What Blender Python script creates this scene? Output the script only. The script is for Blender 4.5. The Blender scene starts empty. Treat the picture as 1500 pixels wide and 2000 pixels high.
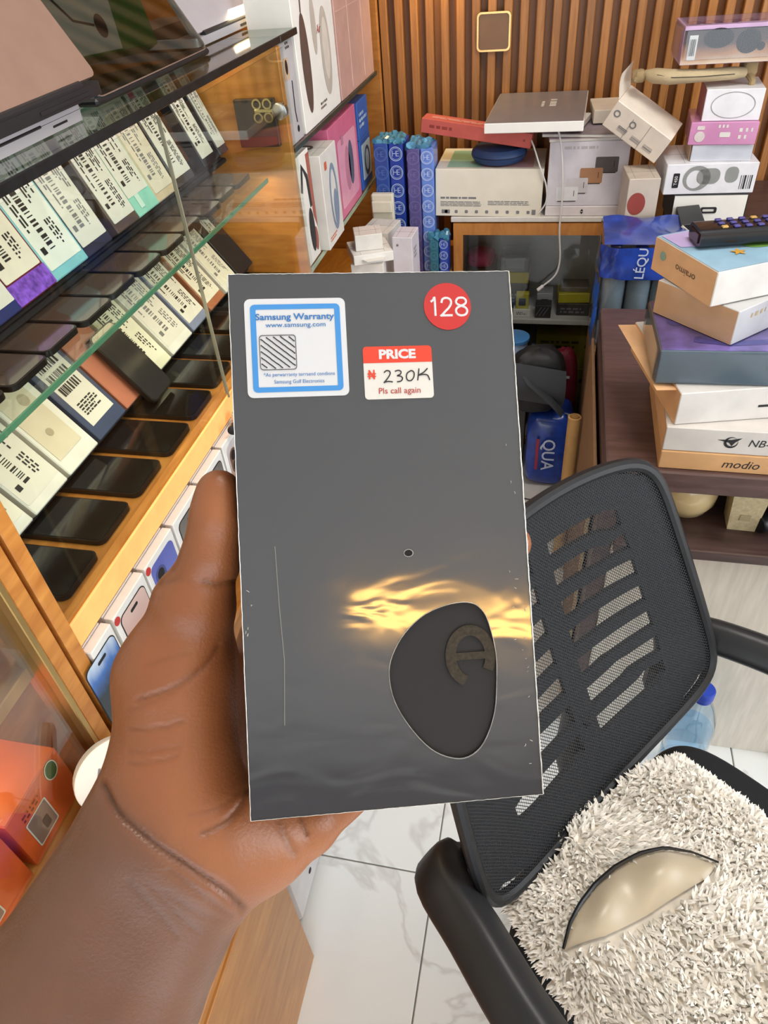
import bpy, bmesh, math, random
import numpy as np
from mathutils import Matrix, Vector, Euler

S = bpy.context.scene
C = S.collection
R = math.radians
rng = random.Random(7)

# ------------------------------------------------------------------ camera
H = 1.47                                    # lens height above the floor
CAMM = np.array([[0.9760, 0.0812, -0.2019],  # rows: world x, y, z of the lens' right / down / forward axes
                 [0.2051, -0.6531, 0.7290],
                 [-0.0726, -0.7529, -0.6541]])
_u, _s, _v = np.linalg.svd(CAMM); CAMM = _u @ _v
cd = bpy.data.cameras.new('camera'); cam = bpy.data.objects.new('camera', cd); C.objects.link(cam)
cd.sensor_fit = 'VERTICAL'; cd.sensor_height = 36.0; cd.lens = 1390 / 2000 * 36.0
cd.clip_start = 0.01; cd.clip_end = 50
m = Matrix.Identity(4)
for r_ in range(3):
    m[r_][0] = CAMM[r_, 0]; m[r_][1] = -CAMM[r_, 1]; m[r_][2] = -CAMM[r_, 2]
m[2][3] = H
cam.matrix_world = m
S.camera = cam

# ------------------------------------------------------------------ light
S.cycles.max_bounces = 8; S.cycles.transparent_max_bounces = 14; S.cycles.caustics_refractive = False; S.cycles.caustics_reflective = False
S.view_settings.view_transform = 'Standard'; S.view_settings.look = 'None'
S.view_settings.gamma = 1.0; S.view_settings.use_curve_mapping = False
S.view_settings.exposure = 0.28
w = bpy.data.worlds.new('daylight'); S.world = w; w.use_nodes = True
bg = w.node_tree.nodes['Background']; bg.inputs[0].default_value = (0.86, 0.93, 1.0, 1); bg.inputs[1].default_value = 1.7

def area(name, loc, rot, sx, sy, power, col, spread=180):
    l = bpy.data.lights.new(name, 'AREA'); l.shape = 'RECTANGLE'; l.size = sx; l.size_y = sy
    l.energy = power; l.color = col; l.spread = R(spread)
    o = bpy.data.objects.new(name, l); C.objects.link(o); o.location = loc; o.rotation_euler = rot
    return o
# daylight through the open shop front behind the photographer and the window on the right
area('shopfront_daylight', (0.5, -2.28, 1.12), (R(90), 0, 0), 3.0, 1.8, 17, (0.90, 0.95, 1.0))
area('window_daylight', (2.22, 0.55, 1.55), (0, R(90), 0), 1.7, 1.5, 30, (0.92, 0.96, 1.0))
# added ceiling fill, its panel out of view
area('added_ceiling_fill', (0.35, 0.9, 2.56), (0, 0, 0), 0.6, 0.6, 14, (1.0, 0.95, 0.88))

# ------------------------------------------------------------------ mesh helpers
class G:
    """collects vertices and faces of ONE mesh"""
    def __init__(s): s.v = []; s.f = []
    def add(s, vs, fs, m=None):
        n = len(s.v)
        s.v += [tuple(m @ Vector(p)) for p in vs] if m else [tuple(p) for p in vs]
        s.f += [tuple(i + n for i in f) for f in fs]
        return s
    def box(s, sx, sy, sz, c=(0, 0, 0), b=0.0, m=None):
        """box of size sx,sy,sz centred at c with chamfered edges of width b"""
        hx, hy, hz = sx / 2, sy / 2, sz / 2
        if b <= 0:
            vs = [(x * hx + c[0], y * hy + c[1], z * hz + c[2]) for x in (-1, 1) for y in (-1, 1) for z in (-1, 1)]
            fs = [(0, 1, 3, 2), (4, 6, 7, 5), (0, 4, 5, 1), (2, 3, 7, 6), (0, 2, 6, 4), (1, 5, 7, 3)]
            return s.add(vs, fs, m)
        b = min(b, hx * .98, hy * .98, hz * .98)
        vs = []; ix = {}
        for x in (-1, 1):
            for y in (-1, 1):
                for z in (-1, 1):
                    for a in range(3):
                        p = [x * (hx - b), y * (hy - b), z * (hz - b)]
                        p[a] = (x * hx, y * hy, z * hz)[a]
                        ix[(x, y, z, a)] = len(vs); vs.append((p[0] + c[0], p[1] + c[1], p[2] + c[2]))
        fs = []
        def face(ids, n):
            P = [Vector(vs[i]) for i in ids]; nn = (P[1] - P[0]).cross(P[2] - P[0])
            fs.append(tuple(ids) if nn.dot(Vector(n)) > 0 else tuple(ids[::-1]))
        for a in range(3):
            o = [i for i in range(3) if i != a]
            for sg in (-1, 1):
                ids = []
                for q in ((-1, -1), (1, -1), (1, 1), (-1, 1)):
                    k = [0, 0, 0]; k[a] = sg; k[o[0]] = q[0]; k[o[1]] = q[1]; ids.append(ix[(*k, a)])
                n = [0, 0, 0]; n[a] = sg; face(ids, n)
            for q0 in (-1, 1):
                for q1 in (-1, 1):
                    k0 = [0, 0, 0]; k0[a] = -1; k0[o[0]] = q0; k0[o[1]] = q1
                    k1 = list(k0); k1[a] = 1
                    n = [0, 0, 0]; n[o[0]] = q0; n[o[1]] = q1
                    face([ix[(*k0, o[0])], ix[(*k1, o[0])], ix[(*k1, o[1])], ix[(*k0, o[1])]], n)
        for x in (-1, 1):
            for y in (-1, 1):
                for z in (-1, 1): face([ix[(x, y, z, 0)], ix[(x, y, z, 1)], ix[(x, y, z, 2)]], (x, y, z))
        return s.add(vs, fs, m)
    def prism(s, out, z0, z1, m=None):
        n = len(out); vs = [(x, y, z0) for x, y in out] + [(x, y, z1) for x, y in out]
        fs = [tuple(range(n - 1, -1, -1)), tuple(range(n, 2 * n))] + [(i, (i + 1) % n, n + (i + 1) % n, n + i) for i in range(n)]
        return s.add(vs, fs, m)
    def ring(s, out, inn, z0, z1, m=None):
        """frame between two outlines with the same number of points"""
        n = len(out); vs = [(x, y, z) for o in (out, inn) for z in (z0, z1) for x, y in o]
        fs = []
        for i in range(n):
            j = (i + 1) % n
            fs += [(i, j, n + j, n + i), (2 * n + j, 2 * n + i, 3 * n + i, 3 * n + j),
                   (n + i, n + j, 3 * n + j, 3 * n + i), (j, i, 2 * n + i, 2 * n + j)]
        return s.add(vs, fs, m)
    def lathe(s, prof, n=24, m=None):
        vs = [(r * math.cos(2 * math.pi * i / n), r * math.sin(2 * math.pi * i / n), z) for r, z in prof for i in range(n)]
        fs = [(k * n + i, k * n + (i + 1) % n, (k + 1) * n + (i + 1) % n, (k + 1) * n + i) for k in range(len(prof) - 1) for i in range(n)]
        fs += [tuple(range(n - 1, -1, -1)), tuple((len(prof) - 1) * n + i for i in range(n))]
        return s.add(vs, fs, m)
    def tube(s, pts, r, n=8, m=None, flat=1.0, up=None, sq=1.0):
        """round bar through pts; r may be a list; flat squashes it along the binormal"""
        P = [Vector(p) for p in pts]; k = len(P)
        rs = r if isinstance(r, (list, tuple)) else [r] * k
        T = [(P[min(i + 1, k - 1)] - P[max(i - 1, 0)]).normalized() for i in range(k)]
        u = Vector(up) if up else (Vector((0, 0, 1)) if abs(T[0].z) < .9 else Vector((1, 0, 0)))
        vs = []
        for i in range(k):
            u = (u - T[i] * u.dot(T[i])).normalized(); b = T[i].cross(u)
            pw_ = lambda q: math.copysign(abs(q) ** sq, q)
            vs += [P[i] + (u * pw_(math.cos(2 * math.pi * j / n)) * flat + b * pw_(math.sin(2 * math.pi * j / n))) * rs[i] for j in range(n)]
        fs = [(a * n + j, a * n + (j + 1) % n, (a + 1) * n + (j + 1) % n, (a + 1) * n + j) for a in range(k - 1) for j in range(n)]
        fs += [tuple(range(n - 1, -1, -1)), tuple((k - 1) * n + j for j in range(n))]
        return s.add([tuple(p) for p in vs], fs, m)
    def grid(s, fn, nu, nv, m=None, closed=False):
        vs = [fn(i / nu, j / nv) for i in range(nu + 1) for j in range(nv + 1)]
        fs = [(i * (nv + 1) + j, (i + 1) * (nv + 1) + j, (i + 1) * (nv + 1) + j + 1, i * (nv + 1) + j + 1) for i in range(nu) for j in range(nv)]
        return s.add(vs, fs, m)
    def rect(s, x, y, w_, h_, z=0.0, m=None):
        return s.add([(x, y, z), (x + w_, y, z), (x + w_, y + h_, z), (x, y + h_, z)], [(0, 1, 2, 3)], m)
    def mesh(s, name, ang=35):
        me = bpy.data.meshes.new(name); me.from_pydata(s.v, [], s.f); me.update()
        if ang:
            me.polygons.foreach_set('use_smooth', [True] * len(me.polygons)); me.set_sharp_from_angle(angle=R(ang))
        return me
    def build(s, name, mat, parent=None, loc=None, rot=None, ang=35):
        return mk(name, s.mesh(name, ang), mat, parent, loc, rot)

def mk(name, me, mat, parent=None, loc=None, rot=None):
    o = bpy.data.objects.new(name, me); C.objects.link(o)
    if mat and not me.materials: me.materials.append(mat)
    if parent: o.parent = parent
    if loc is not None: o.location = loc
    if rot is not None: o.rotation_euler = rot
    return o
def thing(name, label, cat, loc=(0, 0, 0), rot=(0, 0, 0), group=None):
    o = bpy.data.objects.new(name, None); C.objects.link(o); o.empty_display_size = .02
    o.location = loc; o.rotation_euler = rot
    return tag(o, label, cat, group)
def tag(o, label, cat, group=None):
    o['label'] = label; o['category'] = cat
    if group: o['group'] = group
    return o
def struct(o): o['kind'] = 'structure'; return o
def stuff(o): o['kind'] = 'stuff'; return o
def part(name, mat, parent, g, ang=35): return g.build(name, mat, parent, ang=ang)
def dup(root, loc=None, rot=None, label=None):
    def cp(o, p):
        c = o.copy(); C.objects.link(c); c.parent = p
        for ch in kids.get(o.name, []): cp(ch, c)
        return c
    kids = {}
    for o in C.objects:
        if o.parent: kids.setdefault(o.parent.name, []).append(o)
    r = cp(root, None)
    if loc is not None: r.location = loc
    if rot is not None: r.rotation_euler = rot
    if label: r['label'] = label
    return r

def rrect(w_, h_, r, n=5, cx=0, cy=0):
    o = []
    for (sx, sy, a0) in ((1, 1, 0), (-1, 1, 90), (-1, -1, 180), (1, -1, 270)):
        for i in range(n + 1):
            a = R(a0 + 90 * i / n); o.append((cx + sx * (w_ / 2 - r) + r * math.cos(a), cy + sy * (h_ / 2 - r) + r * math.sin(a)))
    return o
def circ(r, n=32, cx=0, cy=0, ry=None): return [(cx + r * math.cos(2 * math.pi * i / n), cy + (ry or r) * math.sin(2 * math.pi * i / n)) for i in range(n)]
def frame(o, x, n):
    """4x4 with local x along x, local z along n, origin o"""
    n = Vector(n).normalized(); x = Vector(x); x = (x - n * x.dot(n)).normalized(); y = n.cross(x)
    M4 = Matrix.Identity(4)
    for i in range(3): M4[i][0] = x[i]; M4[i][1] = y[i]; M4[i][2] = n[i]; M4[i][3] = o[i]
    return M4
def face(sx, sy, sz, side, e=0.0004):
    """frame on the outside of a box that stands on z=0 centred in x,y; local origin at the face's centre"""
    hx, hy = sx / 2, sy / 2
    return {'front': frame((0, -hy - e, sz / 2), (1, 0, 0), (0, -1, 0)), 'back': frame((0, hy + e, sz / 2), (-1, 0, 0), (0, 1, 0)),
            'left': frame((-hx - e, 0, sz / 2), (0, -1, 0), (-1, 0, 0)), 'right': frame((hx + e, 0, sz / 2), (0, 1, 0), (1, 0, 0)),
            'top': frame((0, 0, sz + e), (1, 0, 0), (0, 0, 1))}[side]
_tx = {}
def text(g, s, size, m, x=0, y=0, align='CENTER', bold=0.0, shear=0.0, sx=1.0, rot=0):
    """lettering as flat faces; size is the cap height in metres"""
    k = (s, align, bold, shear)
    if k not in _tx:
        cu = bpy.data.curves.new('lettering', 'FONT'); cu.body = s; cu.align_x = align; cu.align_y = 'CENTER'; cu.size = 1
        cu.offset = bold; cu.shear = shear; cu.resolution_u = 3
        o = bpy.data.objects.new('lettering', cu); C.objects.link(o)
        me = bpy.data.meshes.new_from_object(o.evaluated_get(bpy.context.evaluated_depsgraph_get()))
        _tx[k] = ([tuple(v.co) for v in me.vertices], [tuple(p.vertices) for p in me.polygons])
        bpy.data.objects.remove(o); bpy.data.curves.remove(cu); bpy.data.meshes.remove(me)
    vs, fs = _tx[k]; q = size / .72
    L = m @ Matrix.Translation((x, y, 0)) @ Matrix.Rotation(R(rot), 4, 'Z')
    g.add([(vx * q * sx, vy * q, 0) for vx, vy, _ in vs], fs, L)
    return g
def barcode(g, m, x, y, w_, h_, rg, n=26, vert=False):
    if vert: m = m @ Matrix.Translation((x, y, 0)) @ Matrix.Rotation(R(90), 4, 'Z'); x = y = 0; m = m @ Matrix.Translation((0, -h_, 0))
    t = 0.0; seg = []
    while t < n:
        a = rg.choice((.6, .6, 1.2, 1.8)); seg.append((t, a)); t += a + rg.choice((.6, .9, 1.5))
    for t0, a in seg: g.rect(x + t0 / t * w_, y, a / t * w_, h_, 0, m)
def lines(g, m, x, y, w_, h_, n, rg, fill=.55, lo=.55):
    """rows of small print: n lines of short dashes"""
    p = h_ / n
    for i in range(n):
        xx = 0; L = w_ * rg.uniform(lo, 1)
        while xx < L:
            d = min(rg.uniform(.06, .22) * w_, L - xx)
            g.rect(x + xx, y + h_ - (i + .5 + fill / 2) * p, d, p * fill, 0, m); xx += d + p * .45

# ------------------------------------------------------------------ materials
def lin(c):
    if isinstance(c, str): c = tuple(int(c[i:i + 2], 16) / 255 for i in (0, 2, 4))
    return tuple(x / 12.92 if x <= .04045 else ((x + .055) / 1.055) ** 2.4 for x in c)
_mc = {}
def mat(name, col, rough=.5, metal=0.0, var=.06, vscale=25, bump=0.0, bscale=200, coat=0.0, emit=None, estr=0, trans=0.0, alpha=1.0, spec=.5, ior=1.45, stretch=None, sheen=0):
    k = name
    if k in _mc: return _mc[k]
    M_ = bpy.data.materials.new(name); M_.use_nodes = True; nt = M_.node_tree; b = nt.nodes['Principled BSDF']
    c = lin(col); _mc[k] = M_
    tc = nt.nodes.new('ShaderNodeTexCoord'); mp = nt.nodes.new('ShaderNodeMapping'); nt.links.new(tc.outputs['Object'], mp.inputs[0])
    if stretch: mp.inputs['Scale'].default_value = stretch
    n = nt.nodes.new('ShaderNodeTexNoise'); n.inputs['Scale'].default_value = vscale; n.inputs['Detail'].default_value = 4
    nt.links.new(mp.outputs[0], n.inputs['Vector'])
    r = nt.nodes.new('ShaderNodeValToRGB'); r.color_ramp.elements[0].position = .3; r.color_ramp.elements[1].position = .7
    r.color_ramp.elements[0].color = (*[x * (1 - var) for x in c], 1); r.color_ramp.elements[1].color = (*[min(1, x * (1 + var)) for x in c], 1)
    nt.links.new(n.outputs['Fac'], r.inputs[0]); nt.links.new(r.outputs[0], b.inputs['Base Color'])
    b.inputs['Roughness'].default_value = rough; b.inputs['Metallic'].default_value = metal
    b.inputs['Coat Weight'].default_value = coat; b.inputs['Coat Roughness'].default_value = .08
    b.inputs['Specular IOR Level'].default_value = spec; b.inputs['IOR'].default_value = ior
    b.inputs['Transmission Weight'].default_value = trans; b.inputs['Alpha'].default_value = alpha
    if sheen: b.inputs['Sheen Weight'].default_value = sheen
    if emit: b.inputs['Emission Color'].default_value = (*lin(emit), 1); b.inputs['Emission Strength'].default_value = estr
    if bump:
        n2 = nt.nodes.new('ShaderNodeTexNoise'); n2.inputs['Scale'].default_value = bscale; n2.inputs['Detail'].default_value = 3
        nt.links.new(mp.outputs[0], n2.inputs['Vector'])
        bp = nt.nodes.new('ShaderNodeBump'); bp.inputs['Strength'].default_value = bump; bp.inputs['Distance'].default_value = .002
        nt.links.new(n2.outputs['Fac'], bp.inputs['Height']); nt.links.new(bp.outputs[0], b.inputs['Normal'])
    return M_
def wood(name, c1, c2, stretch=(14, 14, 1), rough=.45, scale=6, coat=0.0):
    if name in _mc: return _mc[name]
    M_ = bpy.data.materials.new(name); M_.use_nodes = True; nt = M_.node_tree; b = nt.nodes['Principled BSDF']; _mc[name] = M_
    tc = nt.nodes.new('ShaderNodeTexCoord'); mp = nt.nodes.new('ShaderNodeMapping'); nt.links.new(tc.outputs['Object'], mp.inputs[0])
    oi = nt.nodes.new('ShaderNodeObjectInfo'); nt.links.new(oi.outputs['Random'], mp.inputs['Location'])
    mp.inputs['Scale'].default_value = stretch
    n = nt.nodes.new('ShaderNodeTexNoise'); n.inputs['Scale'].default_value = scale; n.inputs['Detail'].default_value = 6; n.inputs['Distortion'].default_value = .6
    nt.links.new(mp.outputs[0], n.inputs['Vector'])
    r = nt.nodes.new('ShaderNodeValToRGB'); r.color_ramp.elements[0].position = .3; r.color_ramp.elements[1].position = .72
    r.color_ramp.elements[0].color = (*lin(c1), 1); r.color_ramp.elements[1].color = (*lin(c2), 1)
    nt.links.new(n.outputs['Fac'], r.inputs[0])
    hs = nt.nodes.new('ShaderNodeHueSaturation'); ma = nt.nodes.new('ShaderNodeMapRange')
    ma.inputs['To Min'].default_value = .8; ma.inputs['To Max'].default_value = 1.15
    nt.links.new(oi.outputs['Random'], ma.inputs['Value']); nt.links.new(ma.outputs[0], hs.inputs['Value'])
    nt.links.new(r.outputs[0], hs.inputs['Color']); nt.links.new(hs.outputs[0], b.inputs['Base Color'])
    b.inputs['Roughness'].default_value = rough; b.inputs['Coat Weight'].default_value = coat; b.inputs['Coat Roughness'].default_value = .15
    bp = nt.nodes.new('ShaderNodeBump'); bp.inputs['Strength'].default_value = .15; bp.inputs['Distance'].default_value = .001
    nt.links.new(n.outputs['Fac'], bp.inputs['Height']); nt.links.new(bp.outputs[0], b.inputs['Normal'])
    return M_
def glass(name, tint=(.97, 1, .98), refl=1.0, rough=.02, fade=0.0):
    """thin pane: clear, with a Fresnel reflection"""
    if name in _mc: return _mc[name]
    M_ = bpy.data.materials.new(name); M_.use_nodes = True; nt = M_.node_tree; nt.nodes.remove(nt.nodes['Principled BSDF']); _mc[name] = M_
    t = nt.nodes.new('ShaderNodeBsdfTransparent'); t.inputs[0].default_value = (*tint, 1)
    g_ = nt.nodes.new('ShaderNodeBsdfGlossy'); g_.inputs['Roughness'].default_value = rough
    fr = nt.nodes.new('ShaderNodeFresnel'); ge = nt.nodes.new('ShaderNodeNewGeometry'); io = nt.nodes.new('ShaderNodeMapRange')
    io.inputs['To Min'].default_value = 1.45; io.inputs['To Max'].default_value = 1 / 1.45   # the same reflection on either side of the pane
    nt.links.new(ge.outputs['Backfacing'], io.inputs['Value']); nt.links.new(io.outputs[0], fr.inputs[0])
    mu = nt.nodes.new('ShaderNodeMath'); mu.operation = 'MULTIPLY_ADD'; mu.inputs[1].default_value = refl; mu.inputs[2].default_value = fade
    mu.use_clamp = True
    nt.links.new(fr.outputs[0], mu.inputs[0])
    mx = nt.nodes.new('ShaderNodeMixShader'); nt.links.new(mu.outputs[0], mx.inputs[0]); nt.links.new(t.outputs[0], mx.inputs[1]); nt.links.new(g_.outputs[0], mx.inputs[2])
    nt.links.new(mx.outputs[0], nt.nodes['Material Output'].inputs[0])
    return M_

white = mat('white_card', 'e6e4de', .5, var=.03)
cream = mat('cream_card', 'dcd6c6', .55, var=.04)
ink = mat('black_print', '1c1c20', .5, var=.02)
greyink = mat('grey_print', '77777a', .5, var=.05)
label_w = mat('label_paper', 'd6d4ce', .6, var=.03)
black = mat('black_card', '1b1b1e', .45, var=.08)
blackp = mat('black_plastic', '15161a', .4, var=.1, bump=.05, bscale=900)
darkbrown = wood('dark_brown_laminate', '46322e', '5c4541', (2, 16, 16), .4)
oak = wood('honey_veneer', 'a8682a', 'c98a42', (3, 3, 16), .38, 4)
oakh = wood('honey_veneer_flat', 'a8682a', 'c98a42', (16, 3, 3), .38, 4)
glass_clear = glass('clear_glass', (.95, .985, .965), .9, .02)
glass_edge = mat('green_glass_edge', '5f9a78', .15, var=.1, trans=.35, ior=1.5)
warm = mat('warm_led', 'ffd27a', .5, emit='ffc964', estr=14)
steel = mat('bright_steel', 'c9c9cc', .22, 1.0, var=.03)
# ------------------------------------------------------------------ the room
def marble():
    M_ = bpy.data.materials.new('white_marble_tile'); M_.use_nodes = True; nt = M_.node_tree; b = nt.nodes['Principled BSDF']
    tc = nt.nodes.new('ShaderNodeTexCoord'); ge = nt.nodes.new('ShaderNodeNewGeometry')
    n = nt.nodes.new('ShaderNodeTexNoise'); n.inputs['Scale'].default_value = 2.2; n.inputs['Detail'].default_value = 5; n.inputs['Distortion'].default_value = 1.4
    nt.links.new(ge.outputs['Position'], n.inputs['Vector'])
    r = nt.nodes.new('ShaderNodeValToRGB'); e = r.color_ramp.elements
    e[0].position = .485; e[0].color = (*lin('edf1f1'), 1); e[1].position = .515; e[1].color = (*lin('edf1f1'), 1)
    x = e.new(.5); x.color = (*lin('d8d9d8'), 1)
    nt.links.new(n.outputs['Fac'], r.inputs[0]); nt.links.new(r.outputs[0], b.inputs['Base Color'])
    b.inputs['Roughness'].default_value = .22
    return M_
marble_m = marble()
fl = struct(G().box(4.0, 5.2, .03, (.45, -.1, -.0185)).build('floor', mat('floor_grout', '8d8a84', .8)))
tg = G().box(.597, .597, .012, (0, 0, -.006), .0012).mesh('tile')
for i in range(-2, 5):
    for j in range(-5, 4):
        cx, cy = -.129 + .6 * i - .3, .577 + .6 * j - .3
        if -1.1 < cx < 2.3 and -2.3 < cy < 2.3: mk('tile', tg, marble_m, fl, (cx, cy, 0))
plaster = mat('cream_plaster', 'd9d3c8', .85, var=.03, bump=.1)
wb = struct(G().box(3.3, .1, 2.6, (.65, 2.305, 1.3)).build('wall_back', wood('slat_backing', '7d5029', '8c5a30', (14, 14, 1))))
slat_m = wood('slat_wood', '94602f', 'b0773f', (30, 30, 2), .4, 5)
sg = G().box(.021, .03, 2.6, (0, -.015, 1.3), .002).mesh('slat')
for k in range(76):
    x = -.53 + .041 * k
    if x < 2.2: mk('slat', sg, slat_m, wb, (x, 2.255, 0))
struct(G().box(.1, 5, 2.6, (-1.05, -.1, 1.3)).build('wall_left', plaster))
wr = G()
wr.ring([(-2.5, 0), (2.35, 0), (2.35, 2.6), (-2.5, 2.6)], [(-.35, .75), (1.45, .75), (1.45, 2.3), (-.35, 2.3)], 2.25, 2.35, Matrix(((0, 0, 1, 0), (1, 0, 0, 0), (0, 1, 0, 0), (0, 0, 0, 1))))
struct(wr.build('wall_right', plaster))
w1 = G(); w1.ring([(-.35, .75), (1.45, .75), (1.45, 2.3), (-.35, 2.3)], [(-.3, .8), (1.4, .8), (1.4, 2.25), (-.3, 2.25)], 2.27, 2.33, Matrix(((0, 0, 1, 0), (1, 0, 0, 0), (0, 1, 0, 0), (0, 0, 0, 1))))
w1o = struct(w1.build('window_1', mat('window_frame_white', 'e8e8e6', .4)))
struct(G().box(3.4, 5, .1, (.65, -.1, 2.66)).build('ceiling', mat('ceiling_white', 'd6d6d4', .9, var=.02)))
struct(G().box(3.4, .1, .55, (.65, -2.4, 2.33)).build('added_dark_header', darkbrown))  # unseen dark header, added to darken what the held box's film mirrors
# ceiling fixtures (above the frame): an added fill panel and the warm cove strip
for y in (.9,):
    cl = thing('added_ceiling_panel', 'added unseen fill panel on the ceiling above the desk', 'lamp', (.35, y, 2.57))
    g = G(); g.ring(rrect(.66, .66, .01, 2), rrect(.6, .6, .01, 2), 0, .04); part('frame', mat('lamp_frame', 'dddddd', .4), cl, g)
    part('diffuser', mat('fill_diffuser', 'ffffff', .6, emit='fff2df', estr=2.5), cl, G().box(.6, .6, .01, (0, 0, .03)))
cv = thing('cove_strip', 'warm yellow strip lamp along the ceiling behind the photographer', 'lamp', (1.25, -1.24, 2.55))
part('housing', mat('lamp_frame', 'dddddd', .4), cv, G().box(1.2, .1, .04, (0, 0, .03), .004))
part('strip', mat('cove_warm', 'ffd28a', .5, emit='ffc060', estr=60), cv, G().box(1.16, .022, .01, (0, 0, .005)))
# wall switch
sw = thing('wall_plate', 'blank bronze square wall plate with gold rim on the slat wall', 'wall plate', (-.196, 2.225, 1.137))
part('plate', mat('bronze_brushed', '7d5f48', .45, .35, var=.05), sw, G().prism(rrect(.078, .078, .008), 0, .009, frame((0, 0, .043), (1, 0, 0), (0, -1, 0))))
g = G(); g.ring(rrect(.087, .087, .011), rrect(.078, .078, .008), 0, .011, frame((0, 0, .043), (1, 0, 0), (0, -1, 0))); part('rim', mat('gold_rim', 'd8ae72', .25, 1.0), sw, g)

ws = thing('wall_spot', 'small warm spot lamp high on the slat wall above the bags', 'lamp', (-.34, 2.224, 1.50))
part('base', mat('lamp_frame', 'dddddd', .4), ws, G().lathe([(.03, 0), (.03, .012), (.012, .014), (.012, .05)], 20, frame((0, 0, 0), (1, 0, 0), (0, -1, 0)))); part('head', mat('lamp_frame', 'dddddd', .4), ws, G().lathe([(.022, .03), (.026, -.025), (.024, -.025), (.02, .02)], 20, Matrix.Translation((0, -.06, 0)))); part('bulb', mat('spot_warm', 'ffd9a0', .5, emit='ffb84a', estr=12), ws, G().lathe([(.004, .0), (.018, -.01), (.016, -.02), (.004, -.023)], 16, Matrix.Translation((0, -.06, 0))))
area('wall_spot_light', (-.34, 2.163, 1.472), (R(8), 0, 0), .03, .03, .55, (1.0, .72, .28), 110)

# ------------------------------------------------------------------ showcase on the left
sc = thing('display_cabinet', 'honey wood and glass showcase full of boxed phones', 'cabinet', (-.5, 0, 0))
def yb(g, x0, x1, y0, y1, z0, z1, b=.0015): return g.box(x1 - x0, y1 - y0, z1 - z0, ((x0 + x1) / 2, (y0 + y1) / 2, (z0 + z1) / 2), b)
part('end_panel', oak, sc, yb(G(), -.42, 0, 1.397, 1.413, .5, 1.283))
part('back_panel', oak, sc, yb(G(), -.43, -.42, -.6, 1.413, .5, 1.283))
part('deck', oakh, sc, yb(G(), -.42, -.012, -.6, 1.397, .857, .875))
part('lower_board', oakh, sc, yb(G(), -.42, .02, -.6, 1.397, .655, .672)); part('ledge', oakh, sc, yb(G(), .0205, .075, -.6, .42, .655, .672))
part('lip', oakh, sc, yb(G(), -.012, 0, .424, 1.397, .836, .878, .001))
part('glowing_lip_band', mat('lip_glow', 'e2ac6a', .6, emit='ff9c50', estr=.5, var=.1, vscale=40), sc, yb(G(), 0, .004, .424, 1.397, .838, .874, .001))  # glowing band added over the lip: its lamp-lit look put in as emission
for y0, y1 in ((.376, .397), (.403, .422)): part('stile', oak, sc, yb(G(), -.03, .012, y0, y1, .673, 1.283))
part('stile_trim', mat('gold_trim', 'b99a62', .3, .8), sc, yb(G(), -.02, .016, .366, .374, .673, 1.283, .001))
ms = part('shelf', glass_clear, sc, yb(G(), -.42, -.027, .43, 1.317, 1.083, 1.09, 0))
part('shelf_edge', glass_edge, ms, yb(G(), -.027, -.0245, .43, 1.3175, 1.0825, 1.0905, .0008))
ns = part('shelf', glass_clear, sc, yb(G(), -.42, -.03, -.6, .345, .862, .869, 0))
part('shelf_edge', mat('green_glass_lit', '9fcf8a', .15, trans=.3, var=.1), ns, yb(G(), -.03, -.027, -.6, .3455, .8615, .8695, .0008))
ts = part('top_shelf', glass('tinted_glass', (.80, .86, .80), 1.0, .05, .10), sc, yb(G(), -.42, .0, -.6, 1.412, 1.286, 1.296, 0))
part('edge_strip', mat('black_edge_tape', '14181a', .35, var=.4, vscale=60), ts, yb(G(), 0, .004, -.6, 1.412, 1.2855, 1.2965, .001))
part('end_rail', oak, sc, yb(G(), -.42, -.39, -.6, 1.396, 1.27, 1.2835))
for y0, y1, x in ((.424, .915, .004), (.902, 1.395, .012)):
    d = part('sliding_door', glass_clear, sc, yb(G(), x - .002, x, y0, y1, .879, 1.282, 0))
    part('door_edge', mat('polished_glass_edge', '8f8b78', .15, var=.1), d, yb(G(), x - .0025, x + .0005, y1 - .002 if x < .01 else y0, (y1 if x < .01 else y0 + .002), .879, 1.282, 0))
part('glass_panel', glass('near_pane', (.93, .96, .92), 1.0, .03, .05), sc, yb(G(), .002, .005, -.6, .366, .672, 1.283, 0))
# lock and hinge
lk = part('lock', steel, sc, G().lathe([(.004, 0), (.011, .001), (.012, .006), (.010, .012), (.004, .013)], 20, frame((.014, .895, .846), (0, 1, 0), (1, 0, 0))))
part('lock_plunger', blackp, lk, G().lathe([(.0035, -.001), (.0035, .012), (.008, .015), (.008, .018), (.003, .019)], 16, frame((.022, .875, .846), (1, 0, 0), (.3, -1, 0))))
hg = part('hinge', mat('clear_gold_hinge', 'cdbb86', .18, .9), sc, G().prism(rrect(.03, .026, .004), 0, .003, frame((-.042, 1.388, 1.187), (1, 0, 0), (0, -1, 0))))
g = G()
for dx in (-.055, -.035):
    for dz in (1.176, 1.198): g.ring(circ(.009, 18), circ(.006, 18), 0, .004, frame((dx - .006 + .012, 1.385, dz), (1, 0, 0), (0, -1, 0)))
g.box(.05, .006, .006, (-.03, 1.383, 1.187), .001); part('hinge_rings', mat('clear_gold_hinge', 'cdbb86', .18, .9), hg, g)
part('hinge_cup', steel, hg, G().lathe([(.014, 0), (.014, .012), (.011, .013)], 20, frame((-.004, 1.385, 1.187), (1, 0, 0), (0, -1, 0))))
# small dark device box fixed to the end panel
db = thing('device_box', 'small dark grey box on the showcase end panel behind the hinge', 'box', (-.555, 1.385, 1.126))
part('body', mat('device_dark', '3b3836', .4), db, G().box(.078, .012, .08, (0, .004, .04), .001)); part('band', mat('device_band', '5a2a22', .5), db, G().box(.074, .001, .016, (0, -.0025, .01)))
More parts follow.
